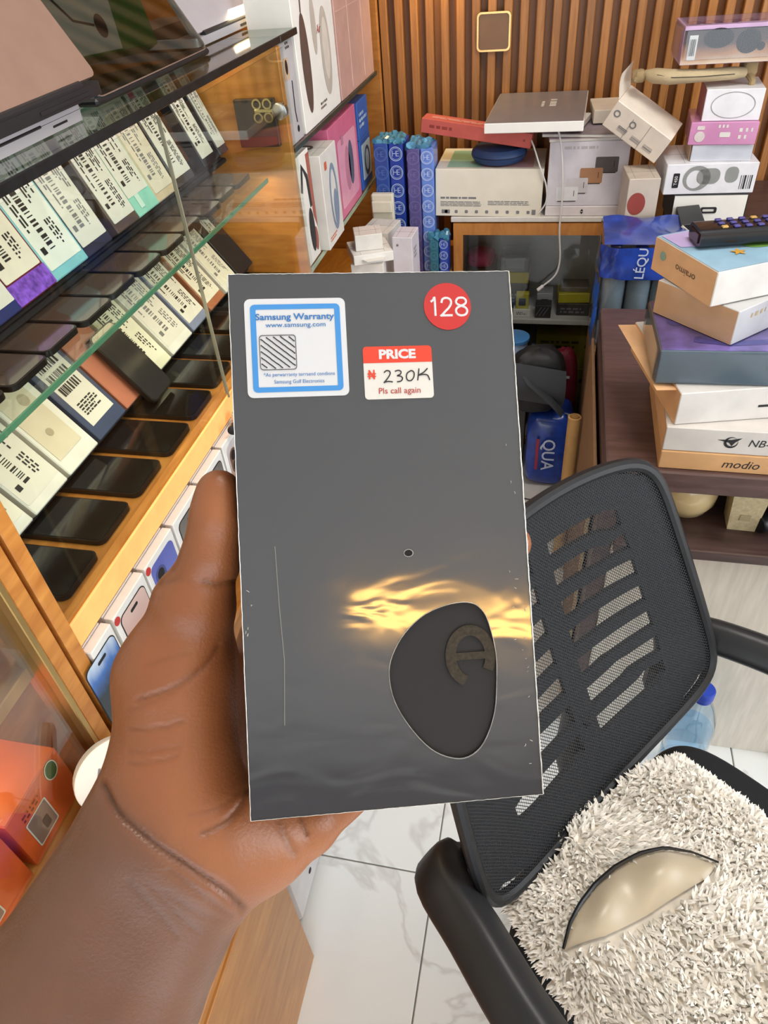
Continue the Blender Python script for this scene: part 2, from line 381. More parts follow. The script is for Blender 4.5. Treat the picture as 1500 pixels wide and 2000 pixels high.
# strip lamps inside the showcase
l1 = area('showcase_light', (-.60, .95, 1.268), (0, R(-12), 0), .03, .85, .45, (1.0, .78, .5)); l1.data.shape = 'RECTANGLE'
l2 = area('showcase_light', (-.56, .95, 1.074), (0, R(-10), 0), .03, .85, 1.0, (1.0, .76, .44))
l3 = area('showcase_light', (-.535, .95, .83), (0, R(60), 0), .02, .85, .6, (1.0, .72, .36))
l4 = area('showcase_light', (-.60, .0, .85), (0, 0, 0), .03, .6, .8, (1.0, .78, .45))
l5 = area('shelf_light', (-.62, 1.8, 1.33), (0, R(25), 0), .03, .6, .8, (1.0, .78, .45))

# base unit in front of the showcase
bu = thing('base_cabinet', 'low honey wood base cabinet under the showcase', 'cabinet', (-.6, 0, 0))
part('body', oakh, bu, yb(G(), -.3, .268, -.6, .400, .0, .478, .001)); part('top_board', oakh, bu, yb(G(), -.3, .272, -.602, .402, .480, .497, .0015))
part('door', wood('honey_door', 'ad7032', 'c98d48', (3, 3, 14), .35, 4), bu, yb(G(), .268, .275, -.2, .397, .0, .478, .001))
# rear carcass carrying the showcase behind the base unit
rc = thing('shelf_carcass', 'honey wood lower carcass behind the base cabinet', 'cabinet', (-.71, .0, 0))
part('body', oak, rc, yb(G(), -.2, .15, .405, 1.40, .0, .485, .0015)); part('top_board', oakh, rc, yb(G(), -.2, .2, .405, 1.40, .487, .5, .0015))

# white low unit on the floor beyond the base cabinet
wu = thing('white_floor_unit', 'white low plastic unit standing on the floor beside the wooden base cabinet', 'appliance', (-.44, .59, 0))
part('body', mat('white_plastic', 'd5d3d6', .35), wu, G().box(.165, .30, .36, (0, 0, .205), .006)); part('foot', blackp, wu, G().box(.15, .28, .026, (0, 0, .0132), .004))
part('screw', ink, wu, G().lathe([(.006, 0), (.006, .001), (.004, .002)], 14, frame((.0825, -.075, .075), (0, 1, 0), (1, 0, 0))))
g = G()
for k in range(6): g.box(.002, .004, .2, (.0825, .0 + k * .02, .24), .0008)
part('vent', greyink, wu, g)

# ------------------------------------------------------------------ open shelf unit beyond the showcase
su = thing('shelf_unit', 'open shelf unit with glass shelves beside the slat wall', 'shelf', (-.5, 1.8, 0))
part('end_panel', oak, su, yb(G(), -.42, 0, .40, .418, .0, 1.5)); part('back_panel', oak, su, yb(G(), -.43, -.42, -.386, .418, .5, 1.5))
for z, e in ((1.105, .16), (.868, .38)):
    s1 = part('shelf', glass_clear, su, yb(G(), -.42, -.003, -.384, .398 if e > .2 else .36, z, z + .009, 0))
    part('shelf_edge', mat('dark_glass_edge', '2b3a34', .2, var=.3, vscale=50) if e < .2 else mat('pale_glass_edge', '9fb79a', .15, trans=.3), s1, yb(G(), -.003, .0, -.384, .398 if e > .2 else .36, z - .0005, z + .0095, .0008))
t2 = part('top_shelf', glass('tinted_glass', (.80, .86, .80), 1.0, .05, .10), su, yb(G(), -.42, .0, -.386, -.288, 1.286, 1.296, 0)); part('edge_strip', mat('black_edge_tape', '14181a', .35, var=.4, vscale=60), t2, yb(G(), 0, .004, -.386, -.288, 1.2855, 1.2965, .001))
part('bottom_board', oakh, su, yb(G(), -.42, .0, -.38, .398, .602, .62))
# ------------------------------------------------------------------ glass-door cabinet at the back
gc = thing('glass_cabinet', 'low cabinet with honey wood frame and glass door under the white boxes', 'cabinet', (-.055, 1.95, 0))
cw = mat('cabinet_white', 'cfccc6', .5)
part('back', cw, gc, yb(G(), -.205, .195, .262, .27, .0, .79)); part('side', cw, gc, yb(G(), -.215, -.205, .012, .27, .0, .79)); part('side', cw, gc, yb(G(), .195, .207, .012, .27, .0, .79))
part('top', cw, gc, yb(G(), -.22, .214, -.005, .27, .79, .803)); part('shelf', cw, gc, yb(G(), -.2045, .1945, .02, .26, .488, .503)); part('bottom', cw, gc, yb(G(), -.2045, .1945, .012, .26, .03, .05))
fr = part('door_frame', wood('door_frame_wood', 'a06426', 'bd7f3a', (8, 8, 2), .4), gc, G().ring([(-.213, .06), (.205, .06), (.205, .787), (-.213, .787)], [(-.187, .10), (.173, .10), (.173, .757), (-.187, .757)], -.001, .016, frame((0, .009, 0), (1, 0, 0), (0, -1, 0))))
part('pane', glass('cabinet_pane', (.84, .85, .85), 1.0, .03, .0), fr, yb(G(), -.187, .173, .0, .003, .10, .757, 0))
# ------------------------------------------------------------------ desk on the right
dk = thing('desk', 'dark brown laminate desk with a low front shelf, loaded with boxed tablets', 'desk', (.113, .952, 0))
part('top', darkbrown, dk, yb(G(), 0, 1.2, 0, .58, .708, .75, .003)); part('shelf', darkbrown, dk, yb(G(), .03, 1.18, -.022, .26, .585, .607, .002))
beige = mat('pale_woodgrain_panel', 'cdc6ba', .5, var=.10, vscale=8, stretch=(12, 12, 1.2))
part('front_panel', beige, dk, yb(G(), .03, .47, .006, .024, .0, .584)); part('side_panel', darkbrown, dk, yb(G(), .0, .03, .01, .57, .0, .707)); part('leg', darkbrown, dk, yb(G(), .455, .475, -.012, .006, .0, .584))
part('shelf_back', darkbrown, dk, yb(G(), .03, 1.18, .262, .27, .607, .707)); part('side_panel', darkbrown, dk, yb(G(), 1.17, 1.2, .01, .57, .0, .707))
# ------------------------------------------------------------------ boxed phones in the showcase
ORD = ['first', 'second', 'third', 'fourth', 'fifth', 'sixth', 'seventh', 'eighth', 'ninth', 'tenth', 'eleventh', 'twelfth', 'thirteenth', 'fourteenth']
def phone_carton(loc, w_, h_, t, lean, body, lab, label, group, seed, lh=.86, off=0.0, extra=None, lw=.9):
    """slim carton leaning back; its printed end faces the viewer"""
    rg = random.Random(seed)
    o = thing('phone_carton', label, 'box', (loc[0], loc[1], loc[2] + t * math.sin(lean) + .0005), (0, -lean, 0), group)
    part('body', body, o, G().box(t, w_ - .003, h_, (-t / 2, 0, h_ / 2), .0015))
    part('lid_seam', greyink, o, G().box(t + .0006, w_ - .002, .0006, (-t / 2, 0, h_ * .985)))
    if lab:
        F = frame((.0006, off, h_ * (1 - lh / 2) - .004), (0, 1, 0), (1, 0, 0)); W = w_ * lw; L = h_ * lh - .012
        lb = part('label', lab, o, G().prism(rrect(W, L, .002, 2), -.0006, .0002, F))
        F = F @ Matrix.Translation((0, 0, .0005)); g = G()
        FR = F @ Matrix.Rotation(R(-90), 4, 'Z')          # print runs along the box
        lines(g, FR, -L * .45, W * .10, L * .5, W * .30, 4, rg); lines(g, FR, L * .12, W * .12, L * .3, W * .22, 3, rg)
        barcode(g, FR, -L * .42, -W * .18, L * .78, W * .16, rg, 44); lines(g, FR, -L * .42, -W * .40, L * .6, W * .16, 2, rg)
        g.rect(L * .30, -W * .40, W * .12, W * .12, 0, FR)
        part('print', ink if seed % 3 else greyink, lb, g)
    if extra: extra(o, w_, h_)
    return o
Bd = lambda n, c, r=.4: mat('carton_' + n, c, r, var=.08)
dk1, dk2, dk3 = Bd('charcoal', '3a3a40'), Bd('near_black', '1e1e24'), Bd('slate', '4a4c54')
def pink_sticker(o, w_, h_): part('sticker', Bd('pink', 'c44a6a'), o, G().box(.0008, .016, .013, (.0012, -.012, h_ * .9), .0002))
def purple_foot(o, w_, h_):
    part('foot_band', mat('purple_foil', '7a4fc0', .25, var=.5, vscale=120), o, G().box(.0012, w_ * .94, h_ * .16, (.0006, 0, h_ * .09)))
def teal_tag(o, w_, h_): part('tag', Bd('pale_teal', 'c9e4dc'), o, G().box(.0008, .012, .02, (.0008, -.01, h_ * .12)))
row1 = [(1.351, 1.384, dk1, label_w, 'charcoal', 'with a pale label, nearest the orange end panel', None), (1.277, 1.326, dk2, label_w, 'black', 'with a long white label, second from the orange end panel', None),
        (1.162, 1.222, dk1, label_w, 'charcoal', 'with a pink square sticker on its label', pink_sticker), (1.086, 1.150, Bd('beige', 'c9b79c'), Bd('beige_label', 'd8cfc0', .6), 'beige', 'with a beige label beside the mint box', None),
        (1.014, 1.080, Bd('mint', '8fcfc0'), label_w, 'mint green', 'with a white label and small tag', teal_tag), (.950, 1.012, Bd('umber', '54463e'), label_w, 'dark umber', 'with a white label beside the mint box', None),
        (.860, .925, Bd('navy_black', '2a2c3e'), label_w, 'navy-black', 'between the umber and pale blue boxes', None), (.780, .856, Bd('sky', '7fc0cc'), Bd('pale_label', 'dfe4e0', .6), 'pale blue', 'with a wide white label', None),
        (.702, .776, Bd('wine', '6e1f34'), Bd('ivory_label', 'e0dace', .6), 'wine red', 'with a shiny purple foot', purple_foot), (.636, .700, Bd('ink_blue', '23306a'), label_w, 'ink blue', 'with a white label at the near end of the upper row', None),
        (.560, .628, dk2, label_w, 'black', 'last before the stile on the upper row', None)]
for i, (a, b_, bd, lb, cn, ex, fx) in enumerate(row1):
    phone_carton((-.622, (a + b_) / 2, 1.1135), (b_ - a) + .010, .163, .022, R(23), bd, lb, f'{cn} phone box {ex}' + (', upper row' if 'row' not in ex else ''), 'phone boxes on the upper shelf', i, .93 if fx not in (purple_foot, teal_tag) else .83, .0, fx, .86)
def img9(o, w_, h_):
    p = part('picture', Bd('sand_print', 'cfc6b2', .6), o, G().box(.001, w_ * .7, h_ * .72, (.0006, -.004, h_ * .5)))
    g = G(); F = frame((.0014, 0, 0), (0, 1, 0), (1, 0, 0)); g.prism(circ(.006, 16, -.006, h_ * .36), 0, .0002, F); g.prism(circ(.009, 20, .006, h_ * .68), 0, .0002, F); part('print', Bd('taupe_print', 'a79c86'), p, g)
def big_codes(o, w_, h_):
    g = G(); rg = random.Random(3); F = frame((.0014, 0, 0), (0, 1, 0), (1, 0, 0))
    for k in range(3): barcode(g, F, -.024, h_ * (.72 - .13 * k), .046, h_ * .09, rg, 20)
    lines(g, F, -.022, h_ * .22, .044, h_ * .14, 5, rg); part('print', ink, o, g)
def camera_eye(o, w_, h_):
    F = frame((.0012, 0, 0), (0, 1, 0), (1, 0, 0)); g = G(); g.prism(circ(.009, 18, -.012, h_ * .74), 0, .0004, F); g.prism(circ(.005, 14, .004, h_ * .8), 0, .0004, F); part('print', ink, o, g)
    part('sticker', Bd('pink', 'c44a6a'), o, G().box(.0008, .014, .014, (.0012, .018, h_ * .84), .0002))
wc = Bd('white', 'dcdcd8', .35)
row2 = [(1.312, 1.384, dk2, label_w, 'black', 'with one small silver label by the end panel', None, .3), (1.238, 1.302, wc, Bd('warm_label', 'dcd8cc', .6), 'white', 'between the black box and the copper one', None, .86),
        (1.160, 1.224, Bd('copper', 'a86a4c'), Bd('warm_label', 'dcd8cc', .6), 'copper', 'with a white face', None, .92), (1.078, 1.142, Bd('grey_blue', '7d86a4'), label_w, 'grey-blue', 'with a white barcode label', None, .86),
        (.990, 1.066, wc, label_w, 'white', 'with a long barcode beside the grey-blue box', None, .9), (.905, .978, Bd('cream', 'd8d8c2'), Bd('cream_label', 'dcdccb', .6), 'cream', 'behind the upright dark phone', None, .9),
        (.822, .893, Bd('salmon', 'b4705a'), None, 'plain salmon', 'beside the navy box', None, .9), (.738, .814, Bd('navy', '3a4766'), label_w, 'navy', 'with a white label of stacked barcodes', big_codes, .86),
        (.655, .728, wc, None, 'white', 'with a sand-coloured picture panel', img9, .9), (.572, .645, wc, label_w, 'white', 'with a bold black barcode', None, .9),
        (.492, .562, wc, Bd('warm_label', 'dcd8cc', .6), 'white', 'nearest the wooden stile', camera_eye, .5)]
for i, (a, b_, bd, lb, cn, ex, fx, lw) in enumerate(row2):
    small = i == 0
    phone_carton((-.617, (a + b_) / 2, .8885), (b_ - a) + .006, .16, .024, R(36), bd, None if fx is big_codes else lb, f'{cn} phone box {ex}, lower row', 'phone boxes on the lower deck', 20 + i, .45 if small else .92, 0.0, fx, .4 if small else .9)
    if fx is big_codes: pass
# big white label of the navy box
for o in list(C.objects):
    if o.get('label', '').startswith('navy phone box'): part('label', label_w, o, G().box(.0008, .060, .135, (.0004, 0, .088), .0002))
# black risers the boxes stand on
for nm, x0, x1, z0, lab in (('riser', -.70, -.632, 1.1, 'black foam riser strip under the upper row of phone boxes'), ('riser', -.70, -.632, .885, 'black foam riser strip under the lower row of phone boxes')):
    o = thing(nm, lab, 'display riser', ((x0 + x1) / 2, .93, z0)); part('bar', Bd('foam', '1d1c1e', .8), o, G().box(x1 - x0, .92, .008, (0, 0, .0042), .002))
    part('pad', Bd('foam', '1d1c1e', .8), o, G().box(x1 - x0 - .01, .9, .0042, (0, 0, .0103), .001))
# phones lying flat in front of the boxes
scr_a = mat('phone_glass_ceiling_sheen', '564740', .12, var=.15, coat=.6); scr_b = mat('phone_glass_dark', '191716', .12, var=.15, coat=.6)  # the first is browner: ceiling reflection put into the screen colour
def flat_phone(x, y, z, scr, label, group, L=.15, W=.071, rz=0.0):
    o = thing('mobile_phone', label, 'phone', (x, y, z + .0002), (0, 0, rz), group)
    part('body', mat('phone_edge', '2a2624', .3, .5), o, G().prism(rrect(L, W, .010, 4, -L / 2), 0, .0072)); part('screen', scr, o, G().prism(rrect(L - .004, W - .004, .009, 4, -L / 2), .0072, .0079))
for k in range(11):
    flat_phone(-.556 + rng.uniform(-.006, .006), 1.285 - .076 * k, 1.0905, scr_a, f'dark phone lying flat on the upper glass shelf, {ORD[k]} from the orange end panel', 'phones lying on the upper shelf')
for k in range(10):
    flat_phone(-.522 + rng.uniform(-.004, .004), 1.345 - .094 * k, .8755, scr_b, f'black phone lying flat on the wooden deck, {ORD[k]} from the orange end panel', 'phones lying on the lower deck', .155, .078)
up = thing('mobile_phone', 'dark phone leaning upright against the cream box in the lower row', 'phone', (-.592, .885, .8845), (R(0), R(-36), R(0)))
part('body', mat('phone_edge', '2a2624', .3, .5), up, G().prism(rrect(.068, .132, .011, 5), 0, .0075, frame((.0, 0, .072), (0, 1, 0), (1, 0, 0)))); part('screen', mat('phone_glass_slate', '23282c', .15, coat=.5), up, G().prism(rrect(.064, .128, .010, 5), .0075, .0082, frame((0, 0, .072), (0, 1, 0), (1, 0, 0))))

# ------------------------------------------------------------------ row of white phone boxes standing below the lit lip
def gradm(name, stops, axis=2):
    """colour bands along the object's height: the printed picture on the box"""
    if name in _mc: return _mc[name]
    M_ = bpy.data.materials.new(name); M_.use_nodes = True; nt = M_.node_tree; b = nt.nodes['Principled BSDF']; _mc[name] = M_
    tc = nt.nodes.new('ShaderNodeTexCoord'); sp = nt.nodes.new('ShaderNodeSeparateXYZ'); nt.links.new(tc.outputs['Generated'], sp.inputs[0])
    r = nt.nodes.new('ShaderNodeValToRGB'); e = r.color_ramp.elements
    e[0].position = stops[0][0]; e[0].color = (*lin(stops[0][1]), 1); e[1].position = stops[-1][0]; e[1].color = (*lin(stops[-1][1]), 1)
    for p, c in stops[1:-1]: x = e.new(p); x.color = (*lin(c), 1)
    n = nt.nodes.new('ShaderNodeTexNoise'); n.inputs['Scale'].default_value = 2.5; ad = nt.nodes.new('ShaderNodeMath'); ad.operation = 'MULTIPLY_ADD'; ad.inputs[1].default_value = .35; 
    nt.links.new(tc.outputs['Generated'], n.inputs['Vector']); nt.links.new(n.outputs['Fac'], ad.inputs[0])
    su_ = nt.nodes.new('ShaderNodeMath'); su_.operation = 'SUBTRACT'; su_.inputs[1].default_value = .17
    nt.links.new(sp.outputs[axis], su_.inputs[0]); nt.links.new(su_.outputs[0], ad.inputs[2])
    nt.links.new(ad.outputs[0], r.inputs[0]); nt.links.new(r.outputs[0], b.inputs['Base Color']); b.inputs['Roughness'].default_value = .3
    return M_
iph = [(.424, .470, gradm('print_planet', [(0, '8fa3ad'), (.35, '2e3a40'), (.6, '24313a'), (.8, '3f6fb8'), (1, 'c2d4e6')]), 'blue and black planet picture', 'scr', False),
       (.476, .556, gradm('print_rose', [(0, 'c48e86'), (.5, 'dba9a0'), (.75, 'cfaea6'), (1, 'd8bdb4')]), 'rose pink screen picture', 'scr', True),
       (.561, .642, gradm('print_lavender', [(0, '6d76c4'), (.5, '7280cc'), (1, '5e68b4')]), 'lavender phone with two camera rings', 'cam', True),
       (.648, .736, gradm('print_pearl', [(0, 'd6c9c0'), (.35, 'b9a79c'), (.5, '8a837c'), (1, '6c6a66')]), 'grey pearl screen picture', 'scr', False),
       (.742, .826, gradm('print_ash', [(0, 'c6c0ba'), (.4, '9a948e'), (1, '66645e')]), 'ash grey screen picture', 'scr', True),
       (.832, .914, gradm('print_sepia', [(0, '8f6f58'), (.5, 'a38672'), (1, 'c9c2c4')]), 'brown sepia screen picture', 'cam', False),
       (.920, 1.002, gradm('print_cobalt', [(0, '2a3f8f'), (.5, '9fb6d8'), (1, 'd6dde6')]), 'cobalt screen picture', 'scr', True)]
for k, (y0, y1, pm, ds, kind, dot) in enumerate(iph):
    w_ = y1 - y0; h_ = .160
    o = thing('phone_carton', f'white phone box with {ds}, standing below the lit lip', 'box', (-.497, (y0 + y1) / 2, .6725), (0, R(0), R(0)), 'white phone boxes below the lip')
    part('base', wc, o, G().box(.014, w_ - .002, h_, (-.009, 0, h_ / 2), .001)); part('lid', Bd('white_gloss', 'e8e8e4', .25), o, G().box(.014, w_, h_ - .0015, (.006, 0, h_ / 2), .0012))
    F = frame((.0132, .0 if k else -.014, h_ / 2), (0, 1, 0), (1, 0, 0)); pw = w_ * .80 if k else .066
    if kind == 'scr':
        pr = part('picture', ink, o, G().prism(rrect(pw, h_ * .86, .010, 5), 0, .0004, F)); part('screen_print', pm, pr, G().prism(rrect(pw - .003, h_ * .86 - .003, .009, 5), .0004, .0007, F))
        part('notch', ink, pr, G().prism(rrect(.018, .005, .0024, 4, 0, h_ * .36), .0007, .0009, F))
        if 'rose' in ds or 'planet' in ds:
            g = G(); g.ring(circ(.026, 28, .010, -.012), circ(.0245, 28, .010, -.012), .0007, .0009, F); part('swirl', Bd('swirl', '9a6660'), pr, g)
    else:
        pr = part('picture', pm, o, G().prism(rrect(pw, h_ * .86, .010, 5), 0, .0005, F))
        bu_ = part('camera_bump', Bd('bump_' + ds[:4], '4d5488' if 'lav' in ds else '6b5346'), pr, G().prism(rrect(.026, .044, .012, 5, -pw * .22, h_ * .22), .0005, .0009, F))
        g = G()
        for dy in (-.010, .010): g.prism(circ(.0085, 20, -pw * .22, h_ * .22 + dy), .0009, .0012, F)
        part('lens_print', ink, bu_, g)
    if dot: part('red_seal', Bd('red_seal', 'c23a36'), o, G().prism(circ(.006, 20, -w_ * .44, h_ * .44), .0001, .0005, F))

# ------------------------------------------------------------------ near section: orange boxes, round lid, purple pouch
orm = Bd('orange', 'd8592a', .35)
for k, (y0, y1, ds) in enumerate(((.245, .34, 'orange carton with a green oval badge behind the showcase glass'), (.14, .236, 'orange carton with a white framed window behind the showcase glass'))):
    o = thing('orange_carton', ds, 'box', (-.56, (y0 + y1) / 2, .6725), (0, 0, 0), 'orange cartons')
    part('body', orm, o, G().box(.10, y1 - y0, .09, (0, 0, .0452), .001)); part('top_flap', Bd('orange_light', 'e06a34', .35), o, G().box(.098, y1 - y0 - .003, .001, (0, 0, .0908)))
    F = face(.10, y1 - y0, .09, 'right'); g = G(); g.ring(rrect(.036, .046, .002, 2, -.014, -.008), rrect(.033, .043, .002, 2, -.014, -.008), 0, .0004, F); wn = part('window_border', label_w, o, g)
    part('window_picture', Bd('product_print', '8a6f68'), wn, G().prism(rrect(.033, .043, .002, 2, -.014, -.008), 0, .0002, F)); part('product_print', ink, wn, G().prism(rrect(.010, .018, .003, 3, -.010, -.014), .0002, .0005, F))
    if k == 0:
        bd = part('badge', Bd('badge_green', '2c5a34'), o, G().prism(circ(.010, 24, .028, .030, .014), 0, .0005, F)); g = G(); g.ring(circ(.010, 24, .028, .030, .014), circ(.0088, 24, .028, .030, .0126), .0005, .0007, F)
        lines(g, F, .0215, .022, .013, .016, 3, random.Random(1)); part('badge_print', label_w, bd, g)
    g = G(); lines(g, F, -.030, .018, .03, .012, 2, random.Random(2)); part('lettering', Bd('maroon_print', '7a2a14'), o, g)
tin = thing('round_lid', 'round white printed lid leaning against the showcase glass behind the wrist', 'lid', (-.440, .335, .6725), (0, 0, R(-30)))
F = frame((-.012, 0, .048), (0, 1, 0), (1, 0, .30))
part('body', mat('tub_white', 'd8d2c8', .5), tin, G().lathe([(.040, -.010), (.044, -.008), (.045, -.002)], 40, F))
ld = part('face', mat('tub_lid', 'e6dccd', .55), tin, G().lathe([(.045, -.002), (.046, 0), (.046, .003), (.043, .005)], 44, F))
g = G(); F = F @ Matrix.Translation((0, 0, .0056)) @ Matrix.Rotation(R(55), 4, 'Z'); lines(g, F, -.03, -.03, .06, .055, 6, random.Random(5), .28, .3); part('lettering', greyink, ld, g)
def blob(g, sx, sy, sz, n=18, k=10, seed=1, amp=.12, m=None, pw=.7):
    rg = random.Random(seed); ph = [rg.uniform(0, 6.3) for _ in range(6)]
    def fn(u, v):
        a = 2 * math.pi * u; t = math.pi * (v - .5)
        q = 1 + amp * (math.sin(3 * a + ph[0]) * math.cos(2 * t + ph[1]) + .6 * math.sin(5 * a + ph[2] + 4 * t) + .4 * math.sin(9 * a + ph[3] - 5 * t))
        c = abs(math.cos(t)) ** pw
        return (sx / 2 * math.copysign(abs(math.cos(a)) ** pw, math.cos(a)) * c * q, sy / 2 * math.copysign(abs(math.sin(a)) ** pw, math.sin(a)) * c * q, sz / 2 + sz / 2 * math.copysign(abs(math.sin(t)) ** pw, math.sin(t)) * (1 + (q - 1) * .4))
    return g.grid(fn, n, k, m)
pp = thing('pouch', 'purple cloth pouch beside the round white lid', 'pouch', (-.447, .255, .6735))
part('body', mat('purple_cloth', '7d3f92', .8, bump=.3, bscale=300), pp, blob(G(), .045, .07, .035, 24, 14, 4, .08)); part('drawstring', mat('purple_cord', '54266a', .8), pp, G().tube([(.016, -.02, .03), (.02, .0, .032), (.016, .02, .03), (.02, .034, .02)], .002, 6))
# ------------------------------------------------------------------ laptops on the glass top
silver = mat('laptop_silver', 'c6c4cc', .35, .35, var=.03); bronze = mat('laptop_bronze', '9c8072', .42, .35, var=.05); dkkey = mat('laptop_dark', '232326', .4)
def laptop(loc, rz, W, D, body, lidm, lean, label, screenm=None):
    """rear hinge towards local -y; the lid rises from the hinge and leans away"""
    o = thing('laptop', label, 'laptop', loc, (0, 0, rz))
    part('base', body, o, G().prism(rrect(W, D, .012, 4, 0, D / 2), .0015, .014)); part('keyboard_deck', dkkey, o, G().prism(rrect(W - .03, D * .45, .004, 3, 0, D * .42), .014, .0146))
    part('hinge', dkkey, o, G().tube([(-W * .38, .006, .015), (W * .38, .006, .015)], .0055, 10)); part('vent', dkkey, o, G().box(W * .3, .001, .004, (W * .25, -.0003, .007)))
    F = Matrix.Translation((0, .008, .018)) @ Matrix.Rotation(lean, 4, 'X')
    ld = part('lid', lidm, o, G().prism(rrect(W, D, .010, 4, 0, D / 2), -.003, .003, F)); part('screen', screenm or dkkey, ld, G().prism(rrect(W - .012, D - .012, .004, 3, 0, D / 2), -.0034, -.003, F))
    for sx in (-1, 1):
        for sy in (.15, .85): part('foot', dkkey, o, G().lathe([(.005, 0), (.005, .002)], 10, Matrix.Translation((sx * W * .42, D * sy, 0))))
    return o
# hinge edges face the viewer (+x): local -y -> +x means rz = +90
sl = thing('laptop', 'closed silver laptop lying on the glass top under the bronze laptop', 'laptop', (-.676, .655, 1.2965))
part('base', silver, sl, G().prism(rrect(.26, .37, .014, 4), .001, .012)); part('lid', silver, sl, G().prism(rrect(.26, .37, .014, 4), .0125, .018)); part('hinge', dkkey, sl, G().box(.004, .25, .003, (.129, -.03, .0122), .001)); part('port', dkkey, sl, G().box(.002, .03, .003, (.1295, .13, .007), .0008))
laptop((-.536, .708, 1.3148), R(90), .34, .235, dkkey, bronze, R(60), 'bronze-lidded laptop half open on the silver laptop')
laptop((-.607, 1.482, 1.2965), R(90), .335, .23, silver, silver, R(62), 'light silver laptop half open at the far end of the glass top')
# see-through dark screen with a bright bevel; the box behind stands in for its reflection
dp = thing('tinted_screen', 'dark tinted glossy screen with a thin bright rim on the glass top', 'screen', (-.565, 1.075, 1.2965))
F = Matrix.Translation((0, 0, .008)) @ Matrix(((0, -math.cos(R(58)), math.sin(R(58)), 0), (1, 0, 0, 0), (0, math.sin(R(58)), math.cos(R(58)), 0), (0, 0, 0, 1)))
part('pane', glass('smoked_pane', (.52, .53, .50), 1.0, .04, .0), dp, G().prism(rrect(.35, .24, .014, 4, 0, .12), -.002, .002, F))
g = G(); g.ring(rrect(.352, .242, .015, 4, 0, .12), rrect(.349, .239, .0135, 4, 0, .12), -.0025, .003, F); part('bevel', mat('bevel_bright', 'd6d6da', .2, .9), dp, g)
part('stand', dkkey, dp, G().box(.03, .36, .009, (-.012, 0, .0048), .003))
mb = thing('reflection_box', 'green and white microphone box behind the tinted screen, standing in for its reflection', 'box', (-.70, 1.13, 1.3115), (0, R(-20), R(-30)))
part('body', Bd('green', '3e7a34', .35), mb, G().box(.04, .25, .175, (-.02, 0, .0935), .0015)); F = frame((.0006, 0, .094), (0, 1, 0), (1, 0, 0))
fp = part('front_print', label_w, mb, G().prism([(-.085, -.085), (.06, -.085), (.075, .02), (.072, .085), (-.085, .085)], -.0005, .0003, F)); g = G(); FF = F @ Matrix.Translation((0, 0, .0006))
g.tube([(-.055, .02, 0), (-.035, .012, 0)], .006, 8, FF, .1); g.tube([(-.035, .012, 0), (-.026, .0, 0), (.0, -.04, 0), (.03, -.05, 0)], .002, 6, FF, .2); g.prism(circ(.009, 20, .04, -.052, .016), 0, .0004, FF); part('microphone_print', ink, fp, g)
part('badge_print', Bd('badge_teal', '4f9a84'), fp, G().prism(circ(.012, 22, -.035, .06), .0003, .0007, F)); g = G(); lines(g, FF, -.08, -.06, .012, .13, 10, random.Random(8)); part('lettering', ink, fp, g)
part('side_print', Bd('orange', 'd8592a', .35), mb, G().prism(rrect(.012, .02, .002, 2, -.108, .0), 0, .0005, F))
# ------------------------------------------------------------------ generic carton
def carton(name, label, loc, size, rot=(0, 0, 0), body=white, group=None, cat='box', seam=True, b=.0012):
    sx, sy, sz = size
    o = thing(name, label, cat, loc, rot, group)
    part('body', body, o, G().box(sx, sy, sz, (0, 0, sz / 2), b))
    if seam:
        g = G(); g.box(sx * .96, .0006, .0006, (0, 0, sz)); g.box(.0006, sy * .9, .0004, (sx * .3, 0, sz)) ; part('flap_seam', greyink, o, g.box(.0006, sy * .9, .0004, (-sx * .3, 0, sz)))
    return o
def print_on(o, size, side, fn, m, name='print', e=.0005):
    g = G(); fn(g, face(*size, side, e)); return part(name, m, o, g, 0)
def earcup(g, F, x, y, rx, ry, n=26): g.prism(circ(rx, n, x, y, ry), 0, .0003, F)
# ---- upper shelf of the open unit (faces look along +x)
z1 = 1.1145
s_ = (.09, .088, .166); o = carton('earphone_carton', 'grey carton with a small picture window on the open unit, nearest the showcase', (-.552, 1.462, z1), s_, body=Bd('pale_grey', 'b4b3b6'), group='audio boxes on the open unit')
p = print_on(o, s_, 'right', lambda g, F: g.prism(rrect(.03, .034, .002, 2, -.012, .042), 0, .0004, F), Bd('picture_tan', 'c0a58c'), 'picture'); print_on(o, s_, 'right', lambda g, F: (g.prism(circ(.007, 16, -.010, .045, .012), .0004, .0007, F), g.tube([(.012, .02, 0), (.008, -.03, 0), (.012, -.05, 0)], .0012, 6, F), g.prism(circ(.006, 14, .014, -.062), 0, .0004, F), lines(g, F, .0, .07, .03, .014, 2, random.Random(1))), ink)
s_ = (.09, .278, .235); o = carton('headphone_carton', 'tall white carton picturing dark and silver headphones, on the open unit', (-.550, 1.655, z1), s_, body=white, group='audio boxes on the open unit')
def hp1(g, F): earcup(g, F, -.085, -.005, .026, .085); g.tube([(-.085, .08, 0), (-.08, .112, 0)], .004, 6, F, .1); lines(g, F, -.02, -.1, .05, .016, 2, random.Random(2))
p = print_on(o, s_, 'right', hp1, Bd('cup_umber', '5a4a44'))
def hp2(g, F): earcup(g, F, .06, -.005, .036, .08); earcup(g, F, -.01, .05, .016, .05)
p2 = print_on(o, s_, 'right', hp2, Bd('cup_silver', 'b9b2a8'), 'silver_print', .0004); print_on(o, s_, 'right', lambda g, F: (earcup(g, F, .06, .0, .022, .056)), Bd('cup_pale', 'd4cdc2'), 'pad_print', .0009)
print_on(o, s_, 'right', lambda g, F: text(g, 'Air', .016, F, .02, .04, shear=.3), Bd('red_print', 'a8433c'), 'lettering', .0009)
